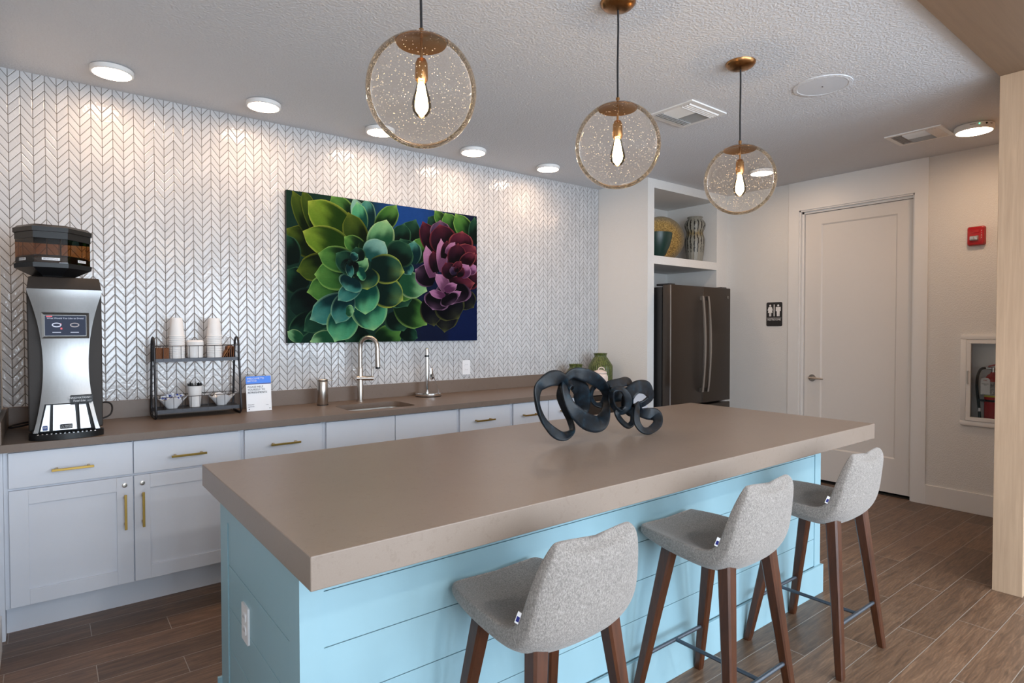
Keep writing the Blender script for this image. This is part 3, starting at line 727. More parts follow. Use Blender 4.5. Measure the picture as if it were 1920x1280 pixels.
# hopper: six-sided smoked bins on a black funnel base
hx, hy = -4.245, -.43
hexa = lambda w, d, z, y=0: [(hx - w, hy + y + d * .15, z), (hx - w * .52, hy + y - d, z), (hx + w * .36, hy + y - d, z), (hx + w, hy + y + d * .0, z), (hx + w * .9, hy + y + d, z), (hx - w * .9, hy + y + d, z)]
hp = put('hopper_base', B().loft([hexa(.075, .07, 1.640, .01), hexa(.085, .08, 1.660, .01), hexa(.150, .120, 1.695), hexa(.152, .122, 1.716), hexa(.146, .117, 1.717)]), M['blackp'], t, 20)
put('hopper_lid', B().loft([hexa(.146, .117, 1.862), hexa(.154, .124, 1.863), hexa(.154, .124, 1.884), hexa(.148, .118, 1.886), hexa(.136, .105, 1.896)]), M['blackp'], t, 20)
put('hopper_band', B().loft([hexa(.1455, .1165, 1.830), hexa(.1475, .1185, 1.831), hexa(.1475, .1185, 1.862)], cap0=False, cap1=False), M['blackp'], t, 20)
put('hopper_bin', B().loft([hexa(.145, .116, 1.717), hexa(.145, .116, 1.862)], cap0=False, cap1=False), M['smoke'], t, 20)
put('bin_divider', B().box(hx - .028, hx - .025, hy - .11, hy + .1, 1.717, 1.83).box(hx + .026, hx + .029, hy - .11, hy + .1, 1.717, 1.83), M['blackp'], t, 0)
put('coffee_beans', B().loft([hexa(.141, .112, 1.718), hexa(.141, .112, 1.746), hexa(.12, .09, 1.756)]), M['beans'], t)
for (p_, q_, s_, lab) in (((hx - .146, hy + .018), (hx - .146 * .52, hy - .1175), .42, 'FRENCH CITY'), ((hx - .146 * .52, hy - .1175), (hx + .146 * .36, hy - .1175), .5, 'BREAKFAST INTL'), ((hx + .146 * .36, hy - .1175), (hx + .146, hy), .6, 'DECAF CITY')):
    A_ = Vector(p_); Q_ = Vector(q_); d_ = (Q_ - A_).normalized(); n_ = Vector((d_.y, -d_.x)); c_ = A_.lerp(Q_, s_) + n_ * .0015; hw = .034 if s_ == .5 else .026
    lb = put('bin_label', B().loft([[(c_.x - d_.x * hw, c_.y - d_.y * hw, z), (c_.x + d_.x * hw, c_.y + d_.y * hw, z), (c_.x + d_.x * hw - n_.x * .001, c_.y + d_.y * hw - n_.y * .001, z), (c_.x - d_.x * hw - n_.x * .001, c_.y - d_.y * hw - n_.y * .001, z)] for z in (1.728, 1.740)]), M['label'], t, 0)
    text('lettering', lab, .0075, M['text_k'], lb, (c_.x + n_.x * .0008, c_.y + n_.y * .0008, 1.734), (PI / 2, 0, math.atan2(d_.y, d_.x)), .0002)
put('power_cord', B().tube(catmull([[-4.30, -.20, .935], [-4.36, -.14, .912], [-4.42, -.12, .900], [-4.435, -.08, .900], [-4.40, -.05, .908], [-4.32, -.10, .925], [-4.1, -.10, .95], [-4.04, -.12, 1.0], [-4.00, -.15, .99], [-4.01, -.20, .94], [-4.08, -.22, .915]], 6, False), .0045, 8), M['cord'], t)

ORD = ['topmost', 'second from the top', 'third from the top', 'fourth from the top', 'fifth from the top', 'sixth from the top', 'seventh from the top', 'eighth from the top', 'ninth from the top', 'tenth from the top', 'eleventh from the top', 'twelfth from the top', 'bottommost']
# ------------------------------------------------------------------ refreshment rack
RX0, RX1 = -3.797, -3.349
t = thing('wire_rack', 'two-tier dark wire rack holding cups and bowls on the worktop', 'rack', ((RX0 + RX1) / 2, -.13, CZ))
for x in (RX0, RX1):
    lp = [(-.205, .0065), (-.225, .015), (-.234, .035), (-.228, .08), (-.186, .40), (-.178, .44), (-.160, .458), (-.135, .4635), (-.110, .458), (-.092, .44), (-.084, .40), (-.040, .08), (-.034, .035), (-.043, .015), (-.063, .0065)]
    put('side_frame', B().tube([(x, p[0], CZ + p[1]) for p in lp], .0064, 10, closed=True), M['wire'], t, 60)
for z0, y0, y1, rail in ((.330, -.188, -.076, .414), (.040, -.222, -.044, .122)):
    b = B(); b.box(RX0 + .004, RX1 - .004, y0, y1, CZ + z0 + .006, CZ + z0 + .010)
    for (a, c) in ((y0 - .002, y0), (y1, y1 + .002)): b.box(RX0 + .004, RX1 - .004, a, c, CZ + z0 - .008, CZ + z0 + .012)
    tr = put('tray', b, M['wire'], t, 0)
    b = B(); zr = CZ + rail
    ys0, ys1 = (y0 - .001, y1 + .001)
    b.tube([(RX0, ys0, zr), (RX1, ys0, zr), (RX1, ys1, zr), (RX0, ys1, zr)], .0019, 6, closed=True)
    for k in range(1, 10):
        x = lerp(RX0, RX1, k / 10)
        for y in (ys0, ys1): b.cyl((x, y, CZ + z0), (x, y, zr), .0014, seg=6)
    for k in range(1, 4):
        for x in (RX0, RX1): b.cyl((x, lerp(ys0, ys1, k / 4), CZ + z0), (x, lerp(ys0, ys1, k / 4), zr), .0014, seg=6)
    put('wire_rail', b, M['wire'], t)
TZ1 = CZ + .3402; TZ0 = CZ + .0502
# upturned cup stacks
def cup_mesh(up=False):
    pr = [(.0405, .002), (.0425, .0), (.0435, .002), (.0425, .0045), (.0405, .005), (.0305, .107), (.0295, .109), (.001, .1085)]
    return B().lathe(pr, (0, 0, 0), 36, cap0=False)
c0 = None
for sx_, side in ((-3.675, 'left'), (-3.474, 'right')):
    for k in range(13):
        lab = 'upturned white paper cup, %s of the %s stack on the rack' % (ORD[12 - k], side)
        loc = (sx_, -.130, TZ1 + k * .0107)
        if c0 is None:
            c0 = thing('paper_cup', lab, 'paper cup', (0, 0, 0), 'upturned paper cups on the rack')
            put('cup_wall', cup_mesh(), M['paper'], c0); c0.location = loc
        else:
            dup(c0, loc, lab)
# lids in a tub between the stacks
t = thing('lid_tub', 'white round tub of cup lids between the two cup stacks', 'tub', (-3.578, -.13, TZ1))
put('tub', B().lathe([(.038, 0), (.041, .004), (.0425, .072), (.041, .072), (.036, .006), (.001, .006)], (-3.578, -.13, TZ1), 36), M['paper'], t)
for k in range(3):
    put('lid', B().lathe([(.041, .0), (.045, .002), (.0455, .007), (.0435, .009), (.040, .016), (.030, .0165), (.001, .015)], (-3.578, -.13, TZ1 + .0725 + k * .0085), 36), M['paper'], t)
# kraft packs left, leaning sleeves right
for k, (x0, x1, lab) in enumerate(((-3.786, -3.756, 'brown ribbed packet pack at the far left of the upper rack tier'), (-3.753, -3.720, 'brown ribbed packet pack beside the left cup stack'))):
    b = B()
    for j in range(6): b.box(lerp(x0, x1, j / 6) + .0004, lerp(x0, x1, (j + 1) / 6) - .0004, -.165, -.095, TZ1, TZ1 + .060 + .003 * ((j * 3) % 2), .001)
    one('packet_pack', lab, 'packet pack', b, M['sleeve'], ((x0 + x1) / 2, -.13, TZ1), 'brown packs on the rack', 0)
SL = ['leftmost and lightest', 'second', 'third', 'fourth', 'fifth', 'rightmost']
for k in range(6):
    x = -3.432 + k * .0115
    b = B().box(-.0016, .0016, -.035, .035, 0, .082 if k < 2 else .066, .0008)
    b.xf(Matrix.Translation((x, -.13, TZ1 + .001)) @ Matrix.Rotation(.52 if k < 2 else .06, 4, 'Y'))
    one('cup_sleeve', 'brown cardboard cup sleeve %s, %s at the right of the rack' % ('leaning' if k < 2 else 'upright', SL[k] if k in (0, 5) else SL[k] + ' from the left'), 'cup sleeve', b, plain('kraft cup sleeve', srgb(150, 98, 55), .7, noise=.2, scale=120) if k == 0 else M['sleeve'], (x, -.13, TZ1), 'cardboard sleeves on the rack', 0)
# cup of black stirrers
cx_, cy_ = -3.583, -.132
t = thing('paper_cup', 'upright white paper cup filled with black stirrers on the lower rack tier', 'paper cup', (cx_, cy_, TZ0))
put('cup_wall', B().lathe([(.001, .001), (.027, .001), (.029, .0), (.0395, .120), (.0415, .121), (.0415, .124), (.039, .124), (.0285, .004), (.001, .004)], (cx_, cy_, TZ0), 36), M['paper'], t)
random.seed(3)
s0_ = None
for k in range(22):
    a = 2 * PI * k / 22 * 1.0; rr = .034 if k % 2 else .022
    b = B().box(-.0028, .0028, -.0012, .0012, 0, .136 + random.uniform(-.004, .006), .0006)
    tiltm = Matrix.Translation((cx_ + .012 * math.cos(a), cy_ + .012 * math.sin(a), TZ0 + .005)) @ Matrix.Rotation(a, 4, 'Z') @ Matrix.Rotation((.19 if k % 2 else .09), 4, 'Y')
    one('stirrer', 'black stirrer in the upright paper cup on the rack', 'stirrer', b.xf(tiltm), M['blackp'], (cx_, cy_, TZ0 + .005), 'black stirrers in the paper cup', 0)
# square flared bowls
def bowl(cx, cy, lab):
    b = B(); rings = []
    for (r, z, k) in ((r0 * .93, z0_, k0 * .9) for r0, z0_, k0 in ((.030, 0, 0), (.034, .006, .02), (.055, .030, .10), (.078, .058, .20), (.0765, .059, .20), (.053, .033, .10), (.030, .010, .02))):
        ring = []
        for i in range(48):
            a = 2 * PI * i / 48; q = 1 + k * math.cos(4 * a) * .8
            ring.append((cx + r * q * math.cos(a), cy + r * q * math.sin(a) * .92, TZ0 + z + (.010 * math.cos(4 * a) * (z / .058))))
        rings.append(ring)
    b.loft(rings)
    return one('bowl', lab, 'bowl', b, M['ceramic'], (cx, cy, TZ0), 'white bowls on the rack')
bowl(-3.704, -.136, 'white square flared bowl of blue packets at the left of the lower tier')
bowl(-3.437, -.130, 'empty white square flared bowl at the right of the lower tier')
pk0 = None; random.seed(11)
PL = [('leftmost', -.044, -.012, .052), ('front left', -.026, -.030, .047), ('back left', -.022, .018, .060), ('centre front', -.002, -.034, .047), ('central, topmost', .0, .0, .068), ('centre back', .006, .026, .058), ('front right', .024, -.024, .050), ('back right', .030, .012, .058), ('rightmost', .048, -.004, .056)]
for k, (w_, dx_, dy_, dz_) in enumerate(PL):
    lab = '%s blue and white creamer packet heaped in the left bowl' % w_
    rot_ = (random.uniform(-.7, .7), random.uniform(-.7, .7), random.uniform(0, 3.1)); loc = (-3.704 + dx_, -.136 + dy_, TZ0 + dz_ + .006)
    if pk0 is None:
        pk0 = r = thing('creamer_packet', lab, 'packet', (0, 0, 0), 'creamer packets in the left bowl')
        put('packet', B().loft([[(-.016, -.011, 0), (.016, -.011, 0), (.016, .011, 0), (-.016, .011, 0)], [(-.012, -.002, .017), (.012, -.002, .017), (.012, .002, .017), (-.012, .002, .017)]]), M['whitepk'], r, 0)
        put('printed_panel', B().prism([(-.010, -.001), (.006, -.001), (-.002, .010)], 'y', -.0095, -.0062).xf(Matrix.Translation((0, -.0015, .004))), M['bluepk'], r, 0)
        put('printed_panel', B().prism([(-.006, -.001), (.010, -.001), (.002, .010)], 'y', .0062, .0095).xf(Matrix.Translation((0, .0015, .004))), M['bluepk'], r, 0)
        r.location = loc; r.rotation_euler = rot_
    else:
        r = dup(pk0, loc, lab); r.rotation_euler = rot_

# counter sign
t = thing('counter_sign', 'small white and blue WELCOME TO sign standing on the worktop beside the rack', 'sign', (-3.232, -.2, CZ))
lean = Matrix.Translation((-3.232, -.19, CZ + .001)) @ Matrix.Rotation(-.10, 4, 'X')
cd = put('card', B().box(-.0745, .0745, -.0015, .0015, 0, .216).xf(lean), M['whitep'], t, 0)
put('blue_band', B().box(-.0747, .0747, -.0022, .0018, .172, .2165).xf(lean), M['blue'], t, 0)
put('navy_band', B().box(-.0747, .0747, -.0023, .0018, .166, .172).xf(lean), M['navy'], t, 0)
put('acrylic_stand', B().prism([(-.0745, 0), (.0745, 0), (.0745, .212), (-.012, .212), (-.012, .250), (-.0745, .250)], 'y', .004, .006).xf(lean), M['acrylic'], t, 0)
def tl(s, size, x, z, mat, par, **k):
    p = lean @ Vector((x, -.0028, z)); return text('lettering', s, size, mat, par, p, (PI / 2 - .10 * 1.0, 0, 0), align='LEFT', **k)
tl('WELCOME TO', .0155, -.068, .202, M['text_w'], t); tl("GREYSTAR", .012, -.068, .187, M['text_w'], t)
tl('PLEASE HELP', .0165, -.066, .150, M['text_k'], t); tl('YOURSELF TO', .0165, -.066, .133, M['text_k'], t); tl('REFRESHMENTS', .0165, -.066, .115, M['text_k'], t, ext=.0008)
tl('Greystar', .010, -.066, .041, M['text_k'], t); tl('apartments', .008, -.066, .028, M['text_k'], t); tl('H & A', .006, .040, .036, M['text_k'], t)
for x in (-.060, .063):
    p = lean @ Vector((x, -.0028, .013)); put('stud', B().sphere(tuple(p), .0028, 10, 6), M['text_k'], t)

def outlet(t, O, ux, n, rec_mat):
    # O centre on the wall, ux unit across, n unit out of the wall
    O = Vector(O); ux = Vector(ux); n = Vector(n); up = Vector((0, 0, 1))
    def pl(pts, a, c): return B().loft([[O + ux * x + up * z + n * a for x, z in pts], [O + ux * x + up * z + n * c for x, z in pts]])
    put('cover_plate', pl(rrect(-.0375, .0375, -.0585, .0585, .005, 3), 0.0, .006), M['whitep'], t, 40)
    for zc in (-.021, .021):
        r = put('receptacle', pl([(x, z + zc) for x, z in rrect(-.0165, .0165, -.0140, .0140, .009, 5)], .006, .0085), rec_mat, t, 40)
        b = pl([(x - .0065, z + zc + .002) for x, z in rrect(-.001, .001, -.004, .004, .0005, 1)], .0082, .0090)
        q = pl([(x + .0065, z + zc + .002) for x, z in rrect(-.001, .001, -.003, .003, .0005, 1)], .0082, .0090)
        put('slot', b, M['text_k'], r, 0); put('slot', q, M['text_k'], r, 0)
t = thing('wall_outlet', 'white duplex outlet on the tiled wall right of the painting', 'outlet', (-1.557, -.003, 1.09), 'wall outlets'); outlet(t, (-1.557, .0, 1.09), (1, 0, 0), (0, -1, 0), M['whitep'])

# ------------------------------------------------------------------ jars by the partition
def jar(x, y, lab, prof, mat, name, cat, seg=48):
    t = thing(name, lab, cat, (x, y, CZ))
    return t
t = thing('ceramic_jar', 'tall olive green ribbed ceramic jar by the white partition', 'jar', (-.215, -.235, CZ), 'green jars at the right end of the worktop')
put('body', B().lathe([(.001, .0), (.078, 0), (.084, .004), (.110, .040), (.1125, .050), (.1125, .165), (.108, .178), (.066, .243), (.057, .252), (.055, .262), (.058, .276), (.064, .284), (.062, .287), (.053, .284), (.050, .262)], (-.215, -.235, CZ), 56, cap1=False), M['greenjar'], t)
t = thing('ceramic_jar', 'squat olive green ceramic jar left of the tall green one', 'jar', (-.515, -.215, CZ), 'green jars at the right end of the worktop')
put('body', B().lathe([(.001, 0), (.075, 0), (.080, .004), (.102, .040), (.104, .050), (.104, .085), (.099, .098), (.064, .155), (.056, .163), (.055, .172), (.059, .184), (.064, .192), (.061, .195), (.053, .19), (.05, .17)], (-.515, -.215, CZ), 56, cap1=False), M['greenjar'], t)
t = thing('lidded_jar', 'small cream pink lidded ceramic jar in front of the tall green jar', 'jar', (-.365, -.37, CZ))
put('body', B().lathe([(.001, 0), (.058, 0), (.062, .004), (.071, .02), (.073, .05), (.072, .088), (.062, .110), (.056, .114)], (-.365, -.37, CZ), 40), M['pinkjar'], t)
put('lid', B().lathe([(.057, .115), (.064, .117), (.064, .124), (.050, .136), (.020, .146), (.001, .148)], (-.365, -.37, CZ), 40), M['pinkjar'], t)
put('lid_handle', B().tube([(-.335 + .022 * math.cos(a), -.36 - .016 * math.cos(a), CZ + .144 + .022 * math.sin(a)) for a in [PI * k / 10 for k in range(11)]], .005, 8), M['pinkjar'], t)

# ------------------------------------------------------------------ painting
PX0, PX1, PZ0, PZ1 = -3.0087, -1.4725, 1.311, 2.3303
t = thing('painting', 'large frameless canvas of green and purple succulents on the tiled wall', 'painting', ((PX0 + PX1) / 2, -.02, (PZ0 + PZ1) / 2))
put('canvas_edge', B().box(PX0, PX1, -.0375, -.001, PZ0, PZ1), M['cedge'], t, 0)
# crop coordinates -> canvas plane (projective), the four corners of the canvas in the sketch
def hom():
    src = [(70, 97), (1458, 295), (1452, 1197), (72, 1215)]; dst = [(0, 1), (1, 1), (1, 0), (0, 0)]
    A = []; bb_ = []
    for (x, y), (u, v) in zip(src, dst):
        A.append([x, y, 1, 0, 0, 0, -u * x, -u * y]); bb_.append(u)
        A.append([0, 0, 0, x, y, 1, -v * x, -v * y]); bb_.append(v)
    n = 8
    for i in range(n):
        p = max(range(i, n), key=lambda r: abs(A[r][i])); A[i], A[p] = A[p], A[i]; bb_[i], bb_[p] = bb_[p], bb_[i]
        for r in range(n):
            if r != i:
                f = A[r][i] / A[i][i]
                A[r] = [a - f * c for a, c in zip(A[r], A[i])]; bb_[r] -= f * bb_[i]
    return [bb_[i] / A[i][i] for i in range(n)]
HM = hom()
def cv(x, y):
    d = HM[6] * x + HM[7] * y + 1
    return (HM[0] * x + HM[1] * y + HM[2]) / d, (HM[3] * x + HM[4] * y + HM[5]) / d
pv, pf, pc = [], [], []
def addgrid(pts, cols, nx, ny, yoff):
    base = len(pv)
    for (u, v), c in zip(pts, cols):
        u = min(1, max(0, u)); v = min(1, max(0, v))
        pv.append((lerp(PX0, PX1, u), -.0380 - yoff, lerp(PZ0, PZ1, v))); pc.append(c)
    for i in range(ny - 1):
        for j in range(nx - 1):
            a = base + i * nx + j; pf.append((a, a + 1, a + nx + 1, a + nx))
def mixc(a, b, t): t = max(0, min(1, t)); return tuple(x + (y - x) * t for x, y in zip(a, b))
# ground: dark green left, blue upper middle, navy right
gp, gc = [], []
for i in range(21):
    for j in range(31):
        u, v = j / 30, i / 20
        c = mixc((.004, .018, .012), (.003, .006, .022), min(1, max(0, (u - .45) * 5)))
        bl = max(0, 1 - abs(u - .60) / .22) * max(0, min(1, (v - .68) * 5))
        c = mixc(c, (.006, .035, .15), min(1, bl * 1.6)); c = mixc(c, (.002, .008, .05), .6 if (u > .8 and v < .35) else 0)
        gp.append((u, v)); gc.append(c)
addgrid(gp, gc, 31, 21, 0)
G = {'lime': ((.02, .06, .008), (.16, .27, .035), (.42, .50, .10)), 'olive': ((.006, .018, .004), (.055, .10, .018), (.22, .26, .04)),
     'green': ((.006, .03, .012), (.07, .20, .05), (.32, .52, .15)), 'dark': ((.003, .016, .012), (.012, .06, .04), (.09, .22, .12)),
     'mint': ((.006, .07, .055), (.10, .38, .22), (.38, .62, .30)), 'teal': ((.004, .035, .04), (.05, .22, .20), (.30, .52, .36)),
     'pale': ((.02, .10, .05), (.20, .42, .22), (.50, .66, .35)), 'blueg': ((.02, .10, .09), (.22, .42, .38), (.40, .58, .42)),
     'ydark': ((.004, .025, .02), (.02, .10, .07), (.50, .58, .12)), 'shade': ((.002, .008, .008), (.006, .025, .02), (.03, .08, .06)),
     'pdark': ((.008, .003, .008), (.045, .012, .030), (.30, .06, .08)), 'pink': ((.12, .04, .10), (.42, .20, .36), (.62, .36, .50)),
     'pred': ((.02, .004, .010), (.10, .018, .045), (.48, .14, .14)), 'navy': ((.003, .004, .010), (.008, .010, .022), (.16, .17, .06)),
     'navyp': ((.004, .003, .008), (.014, .006, .018), (.45, .26, .42)), 'plum': ((.03, .02, .05), (.10, .06, .13), (.38, .22, .30))}
NPET = 0
def petal(bx, by, tx, ty, w, st, pt=1.0, skew=0.0, lit=0.0):
    global NPET; NPET += 1
    a, m_, e = G[st]; nx, ny = 13, 15; pts, cols = [], []
    dx_, dy_ = tx - bx, ty - by; L = math.hypot(dx_, dy_); ux_, uy_ = dx_ / L, dy_ / L; px__, py__ = -uy_, ux_
    for i in range(ny):
        s = i / (ny - 1)
        f = (math.sin(PI * min(1, s * .86 + .12)) ** .62) * (1 if s < .8 else max(0, 1 - ((s - .8) / .2) ** (1.15 * pt)) ** .8)
        if i == ny - 1: f = 0.01
        for j in range(nx):
            q = j / (nx - 1) * 2 - 1
            off = q * w / 2 * f + skew * w * math.sin(PI * s) * .25
            x = bx + dx_ * s + px__ * off; y = by + dy_ * s + py__ * off
            pts.append(cv(x, y))
            fold = .5 + .5 * math.tanh((s - .55 - .25 * q * (1 if skew >= 0 else -1) - .10 * math.sin(NPET * 1.7) + .05 * math.sin(9 * q + NPET)) * 11)
            c = mixc(a, m_, fold * (.55 + .6 * s))
            c = mixc(c, e, .30 * max(0, s - .5) * 2 * (1 - abs(q)) + lit * .3)
            rim = max(0, (abs(q) - .84) / .16) * (.25 + .75 * s); tip = max(0, (s - .90) / .10)
            c = mixc(c, e, min(1, max(rim, tip)))
            c = mixc(c, a, .45 * (1 - s) * (1 - s))
            cols.append(tuple((v_ ** 1.22) * (.70) for v_ in c))
    addgrid(pts, cols, nx, ny, .00002 * NPET)
PET = [
 (330, 560, 60, 380, 210, 'olive'), (250, 430, 115, 100, 120, 'olive'), (300, 420, 190, 90, 110, 'olive'), (120, 640, 60, 420, 160, 'dark'), (200, 820, 60, 680, 200, 'dark'), (300, 900, 75, 960, 230, 'shade'),
 (560, 380, 400, 130, 170, 'green'), (640, 420, 560, 150, 110, 'blueg'), (660, 400, 655, 160, 130, 'teal'), (620, 400, 585, 185, 120, 'mint'),
 (740, 400, 875, 210, 150, 'green'), (900, 560, 1015, 315, 180, 'dark'), (880, 520, 930, 345, 150, 'dark'), (1000, 620, 1080, 450, 160, 'green', 1.4), (960, 640, 900, 455, 190, 'dark'), (980, 640, 1000, 470, 130, 'teal'),
 (240, 1010, 90, 1180, 150, 'dark'), (420, 1000, 190, 1130, 170, 'dark', 1, .5), (420, 1170, 235, 1205, 130, 'pale'), (180, 1190, 70, 1130, 90, 'pale'), (620, 1100, 500, 1215, 260, 'dark'), (720, 1190, 915, 1140, 170, 'green'), (900, 1130, 1020, 1180, 120, 'dark'),
 (560, 470, 228, 180, 250, 'lime', 1.8), (620, 560, 520, 262, 180, 'olive'), (720, 560, 800, 318, 200, 'pale', 1.6), (540, 590, 188, 400, 230, 'lime', 1.7, .3), (420, 640, 140, 690, 210, 'olive'), (500, 780, 215, 845, 210, 'green'),
 (860, 980, 920, 1130, 220, 'dark'), (880, 920, 1088, 1085, 220, 'green'), (520, 900, 235, 1045, 210, 'teal'), (520, 960, 415, 1207, 230, 'mint', .9), (640, 850, 700, 1125, 270, 'mint', 2.2),
 (850, 800, 950, 950, 220, 'dark'), (860, 760, 1010, 880, 210, 'green'), (900, 740, 1092, 840, 190, 'pale', 1, .3), (930, 640, 975, 720, 90, 'teal'), (840, 620, 965, 500, 220, 'dark', 1.5),
 (560, 720, 270, 715, 230, 'green', 1.3), (700, 800, 915, 905, 230, 'ydark', 2.0), (640, 760, 640, 1008, 210, 'mint', 1.8), (520, 860, 425, 1075, 170, 'teal'), (500, 980, 560, 985, 90, 'pale'),
 (640, 560, 490, 440, 130, 'green', 1.3), (620, 480, 668, 600, 90, 'green'), (660, 600, 785, 480, 190, 'blueg', 2.0), (760, 640, 745, 675, 60, 'lime'), (680, 660, 928, 700, 220, 'ydark', 1.3),
 (570, 640, 297, 562, 190, 'green', 1.2), (600, 780, 440, 905, 130, 'teal'), (640, 680, 655, 828, 200, 'ydark', 1.6), (560, 740, 500, 830, 190, 'teal', 1.5), (600, 700, 430, 560, 170, 'dark', 1.5), (560, 690, 660, 600, 120, 'pale', 1.2), (640, 700, 580, 720, 110, 'mint'),
 (600, 620, 575, 515, 110, 'dark'), (560, 640, 455, 660, 100, 'shade'), (560, 620, 520, 720, 110, 'shade'), (540, 600, 590, 570, 70, 'teal'), (520, 640, 540, 740, 60, 'teal'), (545, 650, 520, 610, 50, 'shade'),
 (1200, 380, 1100, 300, 110, 'dark'), (1250, 390, 1150, 250, 90, 'green'), (1300, 420, 1225, 268, 120, 'green'), (1420, 470, 1300, 275, 130, 'green'), (1440, 500, 1440, 300, 90, 'dark'),
 (1240, 900, 1215, 1140, 190, 'navy'), (1330, 860, 1430, 960, 150, 'navy'), (1100, 900, 1140, 1095, 160, 'navy'), (1200, 880, 1320, 1040, 230, 'navy'), (1180, 860, 1130, 975, 190, 'navyp'), (1150, 760, 1005, 680, 170, 'navyp'),
 (1150, 560, 1062, 330, 130, 'pdark'), (1190, 470, 1190, 322, 150, 'plum'), (1230, 560, 1185, 352, 200, 'pdark', 1.2), (1330, 560, 1350, 402, 180, 'pred'), (1320, 640, 1445, 515, 190, 'pred', 1.2), (1400, 700, 1455, 570, 90, 'pred'), (1340, 760, 1456, 700, 200, 'pdark'), (1380, 700, 1450, 655, 90, 'pink'),
 (1200, 820, 1440, 780, 150, 'pred'), (1290, 780, 1275, 935, 260, 'navyp', .9), (1220, 880, 1105, 840, 60, 'pink'), (1230, 905, 1340, 840, 60, 'pink'), (1235, 870, 1275, 937, 150, 'navyp'),
 (1130, 740, 1085, 505, 80, 'pink', 1, 0, .4), (1160, 700, 1135, 545, 90, 'pdark'), (1205, 700, 1195, 455, 80, 'pink', 1, 0, .5), (1210, 600, 1240, 470, 60, 'pdark'), (1235, 570, 1297, 482, 60, 'pink', 1, 0, .3), (1300, 660, 1320, 490, 140, 'pdark'), (1340, 660, 1440, 560, 100, 'pred'),
 (1330, 730, 1395, 650, 110, 'pink', 1.4), (1300, 720, 1360, 670, 90, 'pdark'), (1230, 840, 1155, 712, 90, 'pink', 1, .6, .5), (1220, 835, 1310, 790, 70, 'pink'), (1280, 740, 1225, 630, 120, 'pdark'), (1290, 700, 1340, 620, 70, 'pred'), (1290, 720, 1270, 660, 50, 'plum'), (1310, 700, 1300, 660, 40, 'pdark')]
for q in PET: petal(*q)
me = bpy.data.meshes.new('painted_canvas'); off = Vector(WLOC[t.name]); me.from_pydata([tuple(Vector(v) - off) for v in pv], [], pf)
at = me.color_attributes.new('Col', 'FLOAT_COLOR', 'POINT')
for i, c in enumerate(pc): at.data[i].color = (c[0], c[1], c[2], 1)
me.materials.append(M['canvas']); o = bpy.data.objects.new('painted_canvas', me); COL.objects.link(o); o.parent = t

# ------------------------------------------------------------------ alcove shelf things
SZ = 2.0741
one('vase', 'grey waisted ceramic vase with black drip glaze on the alcove shelf', 'vase', B().lathe([(.001, 0), (.070, 0), (.074, .004), (.088, .09), (.0985, .20), (.098, .24), (.082, .285), (.080, .305), (.098, .35), (.105, .375), (.103, .395), (.085, .425), (.071, .437), (.069, .444), (.078, .458), (.076, .461), (.066, .456), (.060, .44)], (.925, -.455, SZ), 56, cap1=False), M['dripvase'], (.925, -.455, SZ))
b = B().lathe([(.001, .012), (.06, .010), (.17, .004), (.232, .022), (.236, .022), (.236, .018), (.17, -.004), (.06, .002), (.001, .002)], (0, 0, 0), 72)
pl = put('decorative_plate', b, M['gold']); pl.location = (.655, -.235, SZ + .236); pl.rotation_euler = (PI / 2 - .12, 0, -.78); tag(pl, 'large round mottled gold plate leaning in the alcove behind the green bowl', 'plate')
one('deep_bowl', 'dark green deep bowl in front of the gold plate on the shelf', 'bowl', B().lathe([(.001, 0), (.050, 0), (.054, .006), (.085, .05), (.118, .12), (.138, .20), (.142, .245), (.138, .245), (.128, .19), (.10, .12), (.05, .02), (.001, .016)], (.355, -.43, SZ), 56), M['tealbowl'], (.355, -.43, SZ))

# ------------------------------------------------------------------ refrigerator
FX0, FX1, FF, FT, FS = .1185, 1.0616, -.7755, 1.803, .604
t = thing('refrigerator', 'tall black stainless french door refrigerator in the white alcove', 'refrigerator', ((FX0 + FX1) / 2, -.4, 0))
put('case', B().box(FX0 + .004, FX1 - .004, -.672, -.03, .02, FT - .018, .003), M['fridgeside'], t, 0)
for (a, c, hx_, sd) in ((FX0, FS - .002, FS - .043, -1), (FS + .002, FX1, FS + .043, 1)):
    d = put('refrigerator_door', B().box(a, c, FF, -.680, .705, FT, .007, 3), M['slate'], t, 30)
    b = B(); n = 16; rings = []
    for k in range(n + 1):
        z = lerp(.812, 1.712, k / n); s = math.sin(PI * k / n) ** .8; y = FF - .030 - .030 * s; w = .0125
        rings.append([(hx_ - w, y, z), (hx_ + w, y, z), (hx_ + w, y + .012, z), (hx_ - w, y + .012, z)])
    b.loft(rings); put('handle', b, M['fridgeh'], d, 0)
    b = B()
    for z0 in (.812, 1.672): b.box(hx_ - .012, hx_ + .012, FF - .028, FF + .001, z0, z0 + .04, .002)
    put('handle_bracket', b, M['fridgeh'], d, 0)
put('edge_trim', B().box(FX0 - .0008, FX0 + .004, FF + .002, FF + .010, .71, FT - .004), M['fridgeh'], t, 0)
d = put('freezer_drawer', B().box(FX0, FX1, FF, -.680, .06, .688, .007, 3), M['slate'], t, 30)
put('handle', B().box(FX0 + .1, FX1 - .1, FF - .05, FF - .036, .60, .62, .003).box(FX0 + .1, FX0 + .12, FF - .036, FF, .60, .62).box(FX1 - .12, FX1 - .1, FF - .036, FF, .60, .62), M['fridgeh'], d, 0)
b = B().prism([(1.015 + .013 * math.cos(2 * PI * k / 24), 1.715 + .013 * math.sin(2 * PI * k / 24)) for k in range(24)], 'y', FF - .002, FF + .001)
lg = put('logo_badge', b, M['fridgeh'], t); text('lettering', 'GE', .014, M['slate'], lg, (1.015, FF - .0025, 1.715), shear=.2)
b = B()
